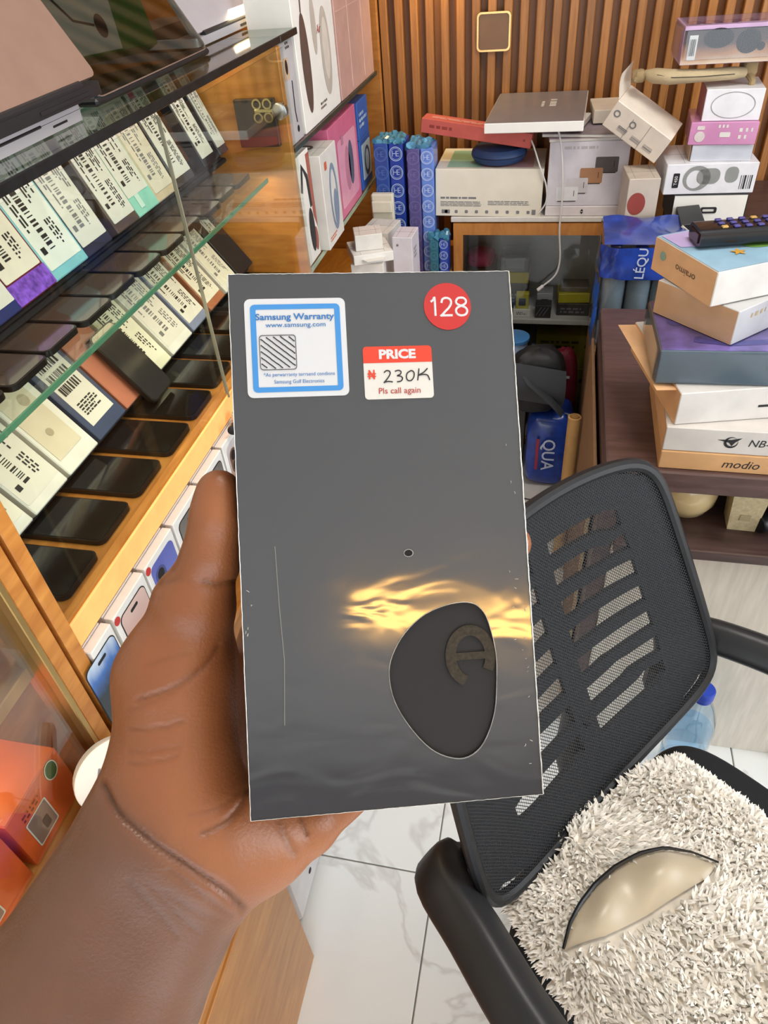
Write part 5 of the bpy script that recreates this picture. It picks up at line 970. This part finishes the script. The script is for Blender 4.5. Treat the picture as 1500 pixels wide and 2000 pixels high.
def film_mat():
    M_ = bpy.data.materials.new('box_film'); M_.use_nodes = True; nt = M_.node_tree; p = nt.nodes['Principled BSDF']
    p.inputs['Base Color'].default_value = (*lin('292b30'), 1); p.inputs['Roughness'].default_value = .5; p.inputs['Specular IOR Level'].default_value = .3
    p.inputs['Coat Weight'].default_value = 1.0; p.inputs['Coat IOR'].default_value = 1.85; p.inputs['Coat Roughness'].default_value = .10
    tc = nt.nodes.new('ShaderNodeTexCoord'); mp = nt.nodes.new('ShaderNodeMapping'); mp.inputs['Scale'].default_value = (30, 55, 30); nt.links.new(tc.outputs['Object'], mp.inputs[0])
    n = nt.nodes.new('ShaderNodeTexNoise'); n.inputs['Scale'].default_value = 1.3; n.inputs['Detail'].default_value = 1.5; n.inputs['Distortion'].default_value = .8; nt.links.new(mp.outputs[0], n.inputs['Vector'])
    bp = nt.nodes.new('ShaderNodeBump'); bp.inputs['Strength'].default_value = .05; bp.inputs['Distance'].default_value = .004; nt.links.new(n.outputs['Fac'], bp.inputs['Height'])
    nt.links.new(bp.outputs[0], p.inputs['Coat Normal'])
    return M_
def sheet_with_hole(z, rect_, hole):
    bm = bmesh.new(); ev = []
    for lp in (rect_, hole):
        vs = [bm.verts.new((x, y, z)) for x, y in lp]; ev += [bm.edges.new((vs[i], vs[(i + 1) % len(vs)])) for i in range(len(vs))]
    bmesh.ops.triangle_fill(bm, use_beauty=True, use_dissolve=False, edges=ev, normal=(0, 0, 1)); bmesh.ops.recalc_face_normals(bm, faces=bm.faces)
    me = bpy.data.meshes.new('film_front'); bm.to_mesh(me); bm.free(); return me
rl = [(-BW / 2, -BH / 2), (BW / 2, -BH / 2), (BW / 2, BH / 2), (-BW / 2, BH / 2)]
fme = sheet_with_hole(.0002, rl, oval); fo = mk('film_front', fme, film_mat(), hb)
g = G(); n = len(oval); cx_, cy_ = .0155, -.0455; g.ring(oval[::-1], [((x - cx_) * .988 + cx_, (y - cy_) * .988 + cy_) for x, y in oval[::-1]], .0001, .0004); part('torn_edge', mat('film_edge', '8a8a86', .2, var=.3, vscale=300), fo, g)
g = G(); rg = random.Random(2)                                         # bright welded seams of the film along the edges, with little crinkles
def edge_run(p, q, off, n=90):
    out = []
    for k in range(n + 1): t = k / n; out.append((p[0] + (q[0] - p[0]) * t + rg.uniform(-1, 1) * off, p[1] + (q[1] - p[1]) * t + rg.uniform(-1, 1) * off, .0003 + rg.uniform(0, .0002)))
    return out
sealm = mat('film_seam', 'cfccc4', .12, .2, var=.3, vscale=400)
for a, b, wd in ((rl[1], rl[2], .00020), (rl[0], rl[3], .00012), (rl[3], rl[2], .00009), (rl[0], rl[1], .00007)): part('film_seam', sealm, hb, G().tube(edge_run(a, b, .00007), wd, 5))
for k in range(26):
    y = rg.uniform(-.075, -.015) if k % 3 else rg.uniform(-.07, .03); x = BW / 2 - rg.uniform(.001, .0065) if k % 4 else -BW / 2 + rg.uniform(.0008, .003); a = rg.uniform(0, 3.1); L = rg.uniform(.0004, .0011)
    g.tube([(x, y, .0003), (x + L * .5 * math.cos(a), y + L * .5 * math.sin(a), .0006), (x + L * math.cos(a + .1), y + L * math.sin(a + .1), .0003)], .00007, 4)
stuff(part('film_crinkles', sealm, hb, g))
g = G(); g.tube([(-.0335, -.002, .0003), (-.0330, -.02, .0003), (-.0322, -.036, .0003), (-.0330, -.055, .0003)], .00012, 4); part('scratch', mat('scratch_pale', '77736c', .4), hb, g)
dt = part('punched_hole', mat('hole_black', '0a0a0b', .8), hb, G().prism(circ(.00125, 24, .00679, -.00613, .0010), 0, .0004)); g = G(); g.ring(circ(.0015, 24, .00679, -.00613, .00122), circ(.00125, 24, .00679, -.00613, .0010), 0, .0005); part('hole_rim', mat('film_edge', '8a8a86', .2), dt, g)
g = G(); rgc = [(.0242 + .0062 * math.cos(a), -.0385 + .0078 * math.sin(a), .0) for a in [k * .2 - .6 for k in range(26)]]; g.tube(rgc, .0016, 8, None, .02); g.box(.011, .0022, .00003, (.0245, -.0385, 0)); part('ring_mark', mat('bronze_speckle', '2e281e', .5, .2, var=.5, vscale=900), hb, g)  # faint bronze ring with a crossbar
# warranty sticker
cx, cy = -.0241, .0585; st_ = part('warranty_sticker', mat('sticker_white', 'c9cacc', .45, var=.02), hb, G().prism(rrect(.0308, .0306, .0018, 5, cx, cy), .0003, .0005))
g = G(); g.ring(rrect(.0274, .0272, .0014, 4, cx, cy - .0001), rrect(.0240, .0241, .0003, 4, cx, cy - .0001), .0005, .0006); part('blue_border', mat('sticker_blue', '3f86c6', .45, var=.02), st_, g)
F0 = Matrix.Translation((0, 0, .00065)); bl_ = mat('sticker_text_blue', '2f6fae', .5, var=.02)
def fit(g, s, x0, x1, y, F, bold=0.0, h_=None):
    """lettering stretched to run from x0 to x1"""
    q = G(); text(q, s, 1.0, Matrix.Identity(4), bold=bold); xs = [v[0] for v in q.v]; W = max(xs) - min(xs); k = (x1 - x0) / W; hh = h_ or k; mid = (max(xs) + min(xs)) / 2
    g.add([((v[0] - mid) * k + (x0 + x1) / 2, v[1] * hh + y, 0) for v in q.v], q.f, F)
g = G(); fit(g, 'Samsung Warranty', -.0363, -.0122, .0680, F0, .022, .00195); part('title_lettering', bl_, st_, g, 0)
g = G(); fit(g, 'www.samsung.com', -.0333, -.0150, .0655, F0, .006, .0015); part('web_lettering', bl_, st_, g, 0)
g = G(); fit(g, '*As perwarranty terrsend condions', -.0345, -.0129, .0501, F0, .002, .00115); part('terms_lettering', bl_, st_, g, 0)
g = G(); fit(g, 'Samsung Gulf Electronics', -.0314, -.0162, .0479, F0, .002, .00115); part('maker_lettering', bl_, st_, g, 0)
g = G(); hx, hy, hw_, hh_ = -.02985, .05705, .0111, .0108; g.ring(rrect(hw_, hh_, .001, 4, hx, hy), rrect(hw_ - .0003, hh_ - .0003, .0009, 4, hx, hy), .00055, .00068)
for k in range(-5, 6):
    c = k * .0019; P = []
    for s0 in (-1, 1): pass
    x0 = max(-hw_ / 2 + .0004, -hh_ / 2 + .0004 - c * 1) ; x0, x1 = -hw_ / 2 + .0004, hw_ / 2 - .0004
    pts = [(x, -.82 * x + c) for x in [x0 + (x1 - x0) * i / 24 for i in range(25)] if abs(-.82 * x + c) < hh_ / 2 - .0004]
    if len(pts) > 1: g.tube([(hx + x, hy + y + rg.uniform(-.00006, .00006), .00062) for x, y in pts], .00017, 4)
part('hatched_square', ink, st_, g)
# price sticker
px, py = .0068, .0499; ps = part('price_sticker', mat('sticker_paper', 'cfccc4', .5, var=.02), hb, G().prism(rrect(.0215, .0165, .0011, 4, px, py), .0003, .0005))
bd_ = [(x, y) for x, y in rrect(.0215, .0165, .0011, 4, px, py) if y > .0531] + [(px - .01075, .0530), (px + .01075, .0530)]; bd_.sort(key=lambda p: math.atan2(p[1] - .0556, p[0] - px)); part('red_band', mat('sticker_red', 'd2402c', .45, var=.02), ps, G().prism(bd_, .0005, .0006))
g = G(); fit(g, 'PRICE', .0010, .0125, .0555, F0, .045, .0028); part('price_lettering', mat('sticker_white', 'c9cacc', .45), ps, g, 0)
g = G(); fit(g, 'Pls call again', .0004, .0134, .0441, F0, .004, .0019); part('note_lettering', mat('text_darkred', 'a83a34', .5), ps, g, 0)
g = G(); fit(g, 'N', -.0025, -.0006, .0492, F0, .04, .0028); g.box(.0027, .00028, .0001, (-.00155, .0496, .00065)); g.box(.0027, .00028, .0001, (-.00155, .0488, .00065)); part('naira_sign', mat('sticker_red', 'd2402c', .45), ps, g, 0)
pen = mat('marker_ink', '1e1d26', .5)
def stroke(pts): 
    P = smooth_open([(x / 1000, y / 1000) for x, y in pts]); part('handwriting', pen, ps, G().tube([(x, y, .00062) for x, y in P], .00020, 6, None, .5, (0, 0, 1)))
def smooth_open(P):
    out = []; n = len(P)
    for i in range(n - 1):
        p0, p1, p2, p3 = [np.array(P[min(max(i + k, 0), n - 1)], float) for k in (-1, 0, 1, 2)]
        for q in range(5): t = q / 5; out.append(tuple(.5 * (2 * p1 + (p2 - p0) * t + (2 * p0 - 5 * p1 + 4 * p2 - p3) * t * t + (3 * p1 - p0 - 3 * p2 + p3) * t ** 3)))
    return out + [tuple(P[-1])]
stroke([(2.3, 49.9), (3.1, 50.5), (4.0, 50.3), (4.2, 49.5), (3.5, 48.3), (2.3, 46.9), (2.2, 46.8), (3.4, 47.1), (4.9, 46.9)])
stroke([(5.7, 50.2), (6.8, 50.5), (7.6, 50.1), (7.4, 49.3), (6.4, 48.8), (7.5, 48.6), (8.0, 47.9), (7.4, 47.1), (6.2, 46.9)])
stroke([(10.6, 50.2), (9.6, 49.6), (9.2, 48.4), (9.6, 47.3), (10.6, 47.2), (11.5, 48.2), (11.7, 49.5), (11.2, 50.2), (10.5, 50.3)])
stroke([(13.3, 50.9), (13.0, 49.0), (12.7, 47.2)]); stroke([(16.0, 50.9), (14.6, 49.6), (13.0, 48.8), (14.6, 49.0), (15.9, 48.7), (16.5, 47.2)])
# round 128 sticker
rs = part('round_sticker', mat('sticker_crimson', 'b92f2e', .4, var=.03), hb, G().prism(circ(.0075, 48, .0235, .0705), .0003, .0005))
for pts in ([(18.2, 72.0), (19.0, 72.6), (19.5, 73.2), (19.5, 67.5)], [(21.6, 71.6), (22.0, 72.8), (23.2, 73.2), (24.4, 72.7), (24.7, 71.6), (24.0, 70.2), (22.6, 68.8), (21.5, 67.6), (21.5, 67.6), (25.0, 67.6)],
            [(27.9, 70.6), (26.6, 71.2), (26.3, 72.1), (26.9, 73.0), (27.9, 73.2), (28.9, 73.0), (29.5, 72.1), (29.1, 71.2), (27.9, 70.6), (26.6, 70.0), (26.1, 69.0), (26.6, 67.9), (27.9, 67.5), (29.2, 67.9), (29.7, 69.0), (29.2, 70.0), (27.9, 70.6)]):
    P = smooth_open([(x / 1000, y / 1000) for x, y in pts]); part('digit', mat('sticker_white', 'c9cacc', .45), rs, G().tube([(x, y, .0005) for x, y in P], .00035, 8, None, .4, (0, 0, 1)))

# ------------------------------------------------------------------ the hand: one continuous surface grown from a distance field
def cp(px_, py_, d): return np.array([(px_ - 750) / 1390 * d, (py_ - 1000) / 1390 * d, d])
def build_hand():
    h = .0011; lo = np.array([-.156, -.026, .178]); hi = np.array([.066, .205, .305]); dims = np.ceil((hi - lo) / h).astype(int)
    ax = [lo[i] + h * np.arange(dims[i]) for i in range(3)]; X, Y, Zg = np.meshgrid(*ax, indexing='ij'); X, Y, Zg = [q.astype(np.float32) for q in (X, Y, Zg)]
    def seg(a, ra, b, rb):
        ab = b - a; t = ((X - a[0]) * ab[0] + (Y - a[1]) * ab[1] + (Zg - a[2]) * ab[2]) / float(ab @ ab); t = np.clip(t, 0, 1).astype(np.float32)
        return np.sqrt((X - a[0] - t * ab[0]) ** 2 + (Y - a[1] - t * ab[1]) ** 2 + (Zg - a[2] - t * ab[2]) ** 2) - (ra + t * (rb - ra))
    def smin(a, b, k): q = np.maximum(k - np.abs(a - b), 0) / k; return np.minimum(a, b) - q * q * k * .25
    def chain(L, k):
        d = None
        for (p, r), (q, s) in zip(L[:-1], L[1:]):
            e = seg(cp(*p), r / 1000, cp(*q), s / 1000); d = e if d is None else smin(d, e, k)
        return d
    body = chain([((285, 1605, .232), 19), ((80, 1912, .230), 20), ((-120, 2200, .228), 24)], .004)            # forearm, thumb side
    for L, k in (([((398, 1694, .230), 17.5), ((272, 1955, .224), 19), ((150, 2220, .220), 23)], .012),        # forearm, little-finger side
                 ([((345, 1655, .234), 20), ((175, 1940, .230), 23), ((10, 2210, .227), 26)], .012),
                 ([((425, 1600, .236), 18.5), ((345, 1650, .233), 19)], .010), ([((330, 1535, .236), 18.5), ((300, 1600, .233), 18.5)], .010),
                 ([((348, 1325, .239), 19.5), ((352, 1440, .238), 20.5), ((345, 1540, .236), 18)], .010),       # thenar
                 ([((375, 1195, .233), 13), ((345, 1320, .238), 18)], .010),
                 ([((430, 1660, .234), 17), ((515, 1642, .240), 15.5), ((585, 1612, .244), 11.5)], .010),       # heel of the hand, little-finger side
                 ([((430, 1590, .246), 15), ((560, 1150, .281), 12)], .012), ([((450, 1580, .250), 14), ((600, 1240, .283), 12)], .010), ([((480, 1590, .250), 14), ((625, 1345, .281), 12)], .010), ([((520, 1610, .248), 13), ((630, 1470, .272), 11)], .010)):
        body = smin(body, chain(L, .004), k)
    thumb = chain([((428, 961, .2235), 7.2), ((426, 1010, .2245), 7.7), ((414, 1085, .227), 8.4), ((382, 1170, .232), 11.8)], .006)
    body = smin(body, thumb, .007)
    fingers = [[((560, 1140, .279), 10.5), ((760, 1088, .267), 8.8), ((900, 1070, .260), 7.9), ((1001, 1062, .2555), 6.9)],
               [((600, 1235, .281), 10.5), ((790, 1205, .268), 9), ((925, 1200, .260), 8), ((990, 1195, .2560), 7)],
               [((625, 1340, .279), 10), ((800, 1335, .267), 8.6), ((910, 1335, .259), 7.7), ((965, 1332, .2545), 6.8)],
               [((612, 1606, .2455), 9.3), ((660, 1560, .2500), 8.4), ((770, 1485, .254), 7.4), ((850, 1462, .2505), 6.2)]]
    out = body
    for L in fingers: out = np.minimum(out, smin(body, chain(L, .003), .004))
    # the box presses into the flesh: nothing of the hand inside it
    iM = np.array(mw.inverted())[:3]; cw = CAMM.astype(np.float32)
    wx = cw[0, 0] * X + cw[0, 1] * Y + cw[0, 2] * Zg; wy = cw[1, 0] * X + cw[1, 1] * Y + cw[1, 2] * Zg; wz = cw[2, 0] * X + cw[2, 1] * Y + cw[2, 2] * Zg + H
    bx = [iM[i, 0] * wx + iM[i, 1] * wy + iM[i, 2] * wz + iM[i, 3] for i in range(3)]
    q = [np.abs(bx[0]) - BW / 2 - .0004, np.abs(bx[1]) - BH / 2 - .0004, np.abs(bx[2] + BT / 2) - BT / 2 - .0012]
    bd3 = np.sqrt(sum(np.maximum(k, 0) ** 2 for k in q)) + np.minimum(np.maximum(np.maximum(q[0], q[1]), q[2]), 0)
    out = np.maximum(out, -bd3); del wx, wy, wz, bx, q, bd3
    for e_ in (0, -1): out[e_] = .001; out[:, e_] = .001; out[:, :, e_] = .001      # close the forearm's cut end
    # naive surface nets
    ins = out < 0; nx, ny, nz = np.array(out.shape) - 1
    c = np.zeros((nx, ny, nz), np.int8)
    for i in (0, 1):
        for j in (0, 1):
            for k in (0, 1): c += ins[i:i + nx, j:j + ny, k:k + nz]
    act = (c > 0) & (c < 8); idx = -np.ones(act.shape, np.int64); ii = np.argwhere(act); idx[act] = np.arange(len(ii))
    acc = np.zeros((len(ii), 3)); ct = np.zeros(len(ii))
    cr = [(i, j, k) for i in (0, 1) for j in (0, 1) for k in (0, 1)]
    for a in cr:
        for b in cr:
            if a < b and sum(abs(p - q_) for p, q_ in zip(a, b)) == 1:
                da = out[ii[:, 0] + a[0], ii[:, 1] + a[1], ii[:, 2] + a[2]]; db = out[ii[:, 0] + b[0], ii[:, 1] + b[1], ii[:, 2] + b[2]]
                s_ = (da < 0) != (db < 0); t = np.where(s_, da / np.where(da - db == 0, 1, da - db), 0)
                acc += s_[:, None] * (np.array(a) + t[:, None] * (np.array(b) - np.array(a))); ct += s_
    P = lo + h * (ii + acc / ct[:, None]); Fq = []
    for axi in range(3):
        o1, o2 = [q for q in range(3) if q != axi]
        sl0 = [slice(None)] * 3; sl1 = [slice(None)] * 3; sl0[axi] = slice(0, -1); sl1[axi] = slice(1, None)
        e = np.argwhere(ins[tuple(sl0)] != ins[tuple(sl1)]); e = e[(e[:, o1] > 0) & (e[:, o2] > 0) & (e[:, o1] < act.shape[o1]) & (e[:, o2] < act.shape[o2])]
        def cell(d1, d2): r_ = e.copy(); r_[:, o1] -= d1; r_[:, o2] -= d2; return idx[r_[:, 0], r_[:, 1], r_[:, 2]]
        qd = np.stack([cell(1, 1), cell(0, 1), cell(0, 0), cell(1, 0)], 1); fl_ = ins[e[:, 0], e[:, 1], e[:, 2]]
        if axi == 1: fl_ = ~fl_
        qd[~fl_] = qd[~fl_][:, ::-1]; Fq.append(qd)
    Fq = np.concatenate(Fq); Fq = Fq[(Fq >= 0).all(1)]
    E_ = np.concatenate([Fq[:, [0, 1]], Fq[:, [1, 2]], Fq[:, [2, 3]], Fq[:, [3, 0]]]); E_ = np.concatenate([E_, E_[:, ::-1]])
    dg = np.bincount(E_[:, 0], minlength=len(P)).astype(float)[:, None]; dg[dg == 0] = 1
    def lap(A, w_=.5): 
        S_ = np.stack([np.bincount(E_[:, 0], A[E_[:, 1], k], len(P)) for k in range(3)], 1) / dg; return A * (1 - w_) + S_ * w_
    for _ in range(6): P = lap(P, .5)
    def normals(P):
        a, b, c_, d = [P[Fq[:, k]] for k in range(4)]; fn = np.cross(c_ - a, d - b); N = np.zeros_like(P)
        for k in range(4):
            for j in range(3): N[:, j] += np.bincount(Fq[:, k], fn[:, j], len(P))
        return N / np.maximum(np.linalg.norm(N, axis=1, keepdims=True), 1e-12)
    N = normals(P)
    uv = np.stack([750 + 1390 * P[:, 0] / P[:, 2], 1000 + 1390 * P[:, 1] / P[:, 2]], 1); facing = -(N * P).sum(1) / np.linalg.norm(P, axis=1)
    def pdist(poly):
        d = np.full(len(P), 1e9)
        poly = smooth_open(poly)
        for a, b in zip(poly[:-1], poly[1:]):
            a, b = np.array(a), np.array(b); ab = b - a; t = np.clip(((uv - a) @ ab) / (ab @ ab + 1e-9), 0, 1); d = np.minimum(d, np.linalg.norm(uv - a - t[:, None] * ab, axis=1))
        return d
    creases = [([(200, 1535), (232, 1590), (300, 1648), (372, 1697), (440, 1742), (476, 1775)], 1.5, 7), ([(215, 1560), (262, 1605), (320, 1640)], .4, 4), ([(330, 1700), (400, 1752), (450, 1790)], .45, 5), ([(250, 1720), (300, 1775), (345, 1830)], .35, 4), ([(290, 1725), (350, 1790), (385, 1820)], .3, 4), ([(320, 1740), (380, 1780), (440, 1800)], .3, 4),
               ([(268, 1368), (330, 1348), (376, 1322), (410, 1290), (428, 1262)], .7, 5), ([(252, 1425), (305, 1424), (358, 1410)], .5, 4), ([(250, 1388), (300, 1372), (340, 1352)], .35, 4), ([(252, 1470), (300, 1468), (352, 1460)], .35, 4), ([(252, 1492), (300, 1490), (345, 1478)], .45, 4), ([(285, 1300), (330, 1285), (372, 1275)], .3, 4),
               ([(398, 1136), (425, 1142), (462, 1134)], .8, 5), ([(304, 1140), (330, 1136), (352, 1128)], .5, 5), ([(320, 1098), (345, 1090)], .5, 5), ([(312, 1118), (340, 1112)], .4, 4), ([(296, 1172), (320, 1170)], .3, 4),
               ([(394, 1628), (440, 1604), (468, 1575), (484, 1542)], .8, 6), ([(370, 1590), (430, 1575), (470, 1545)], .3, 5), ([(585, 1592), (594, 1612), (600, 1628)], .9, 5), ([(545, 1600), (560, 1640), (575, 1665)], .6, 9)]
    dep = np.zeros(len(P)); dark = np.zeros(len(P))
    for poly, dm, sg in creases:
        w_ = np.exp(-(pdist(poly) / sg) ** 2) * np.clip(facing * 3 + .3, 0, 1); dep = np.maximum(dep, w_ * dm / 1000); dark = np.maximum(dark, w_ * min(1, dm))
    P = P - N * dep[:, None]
    W = (CAMM @ P.T).T + np.array([0, 0, H])
    me = bpy.data.meshes.new('hand'); me.from_pydata(W.tolist(), [], Fq.tolist()); me.update()
    me.polygons.foreach_set('use_smooth', [True] * len(me.polygons))
    # skin tone: browner forearm, warmer palm side
    u, v = uv[:, 0], uv[:, 1]
    wristline = (v - 1540) - (u - 205) * .88; arm = 1 / (1 + np.exp(-wristline / 35)); pal = np.exp(-((u - 560) / 130) ** 2 - ((v - 1640) / 110) ** 2) + .6 * np.exp(-((u - 430) / 40) ** 2 - ((v - 1020) / 120) ** 2)
    base = np.array(lin('8a5230')); forearm = np.array(lin('684634')); palm = np.array(lin('a0653f'))
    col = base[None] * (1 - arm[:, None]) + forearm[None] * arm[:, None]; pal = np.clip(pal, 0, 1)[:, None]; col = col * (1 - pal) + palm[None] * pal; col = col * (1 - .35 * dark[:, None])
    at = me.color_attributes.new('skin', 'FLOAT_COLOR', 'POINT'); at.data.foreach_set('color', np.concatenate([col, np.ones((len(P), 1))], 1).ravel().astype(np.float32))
    return me
def skin_mat():
    M_ = bpy.data.materials.new('skin'); M_.use_nodes = True; nt = M_.node_tree; b = nt.nodes['Principled BSDF']
    a = nt.nodes.new('ShaderNodeAttribute'); a.attribute_name = 'skin'
    tc = nt.nodes.new('ShaderNodeTexCoord'); n = nt.nodes.new('ShaderNodeTexNoise'); n.inputs['Scale'].default_value = 70; n.inputs['Detail'].default_value = 5; nt.links.new(tc.outputs['Object'], n.inputs['Vector'])
    r = nt.nodes.new('ShaderNodeMapRange'); r.inputs['To Min'].default_value = .86; r.inputs['To Max'].default_value = 1.14; nt.links.new(n.outputs['Fac'], r.inputs['Value'])
    hs = nt.nodes.new('ShaderNodeHueSaturation'); nt.links.new(a.outputs['Color'], hs.inputs['Color']); nt.links.new(r.outputs[0], hs.inputs['Value']); nt.links.new(hs.outputs[0], b.inputs['Base Color'])
    n2 = nt.nodes.new('ShaderNodeTexNoise'); n2.inputs['Scale'].default_value = 900; n2.inputs['Detail'].default_value = 2; nt.links.new(tc.outputs['Object'], n2.inputs['Vector'])
    bp = nt.nodes.new('ShaderNodeBump'); bp.inputs['Strength'].default_value = .25; bp.inputs['Distance'].default_value = .0006; nt.links.new(n2.outputs['Fac'], bp.inputs['Height']); nt.links.new(bp.outputs[0], b.inputs['Normal'])
    b.inputs['Roughness'].default_value = .40; b.inputs['Subsurface Weight'].default_value = .12; b.inputs['Subsurface Radius'].default_value = (.004, .0015, .0008); b.inputs['Subsurface Scale'].default_value = 1.0
    return M_
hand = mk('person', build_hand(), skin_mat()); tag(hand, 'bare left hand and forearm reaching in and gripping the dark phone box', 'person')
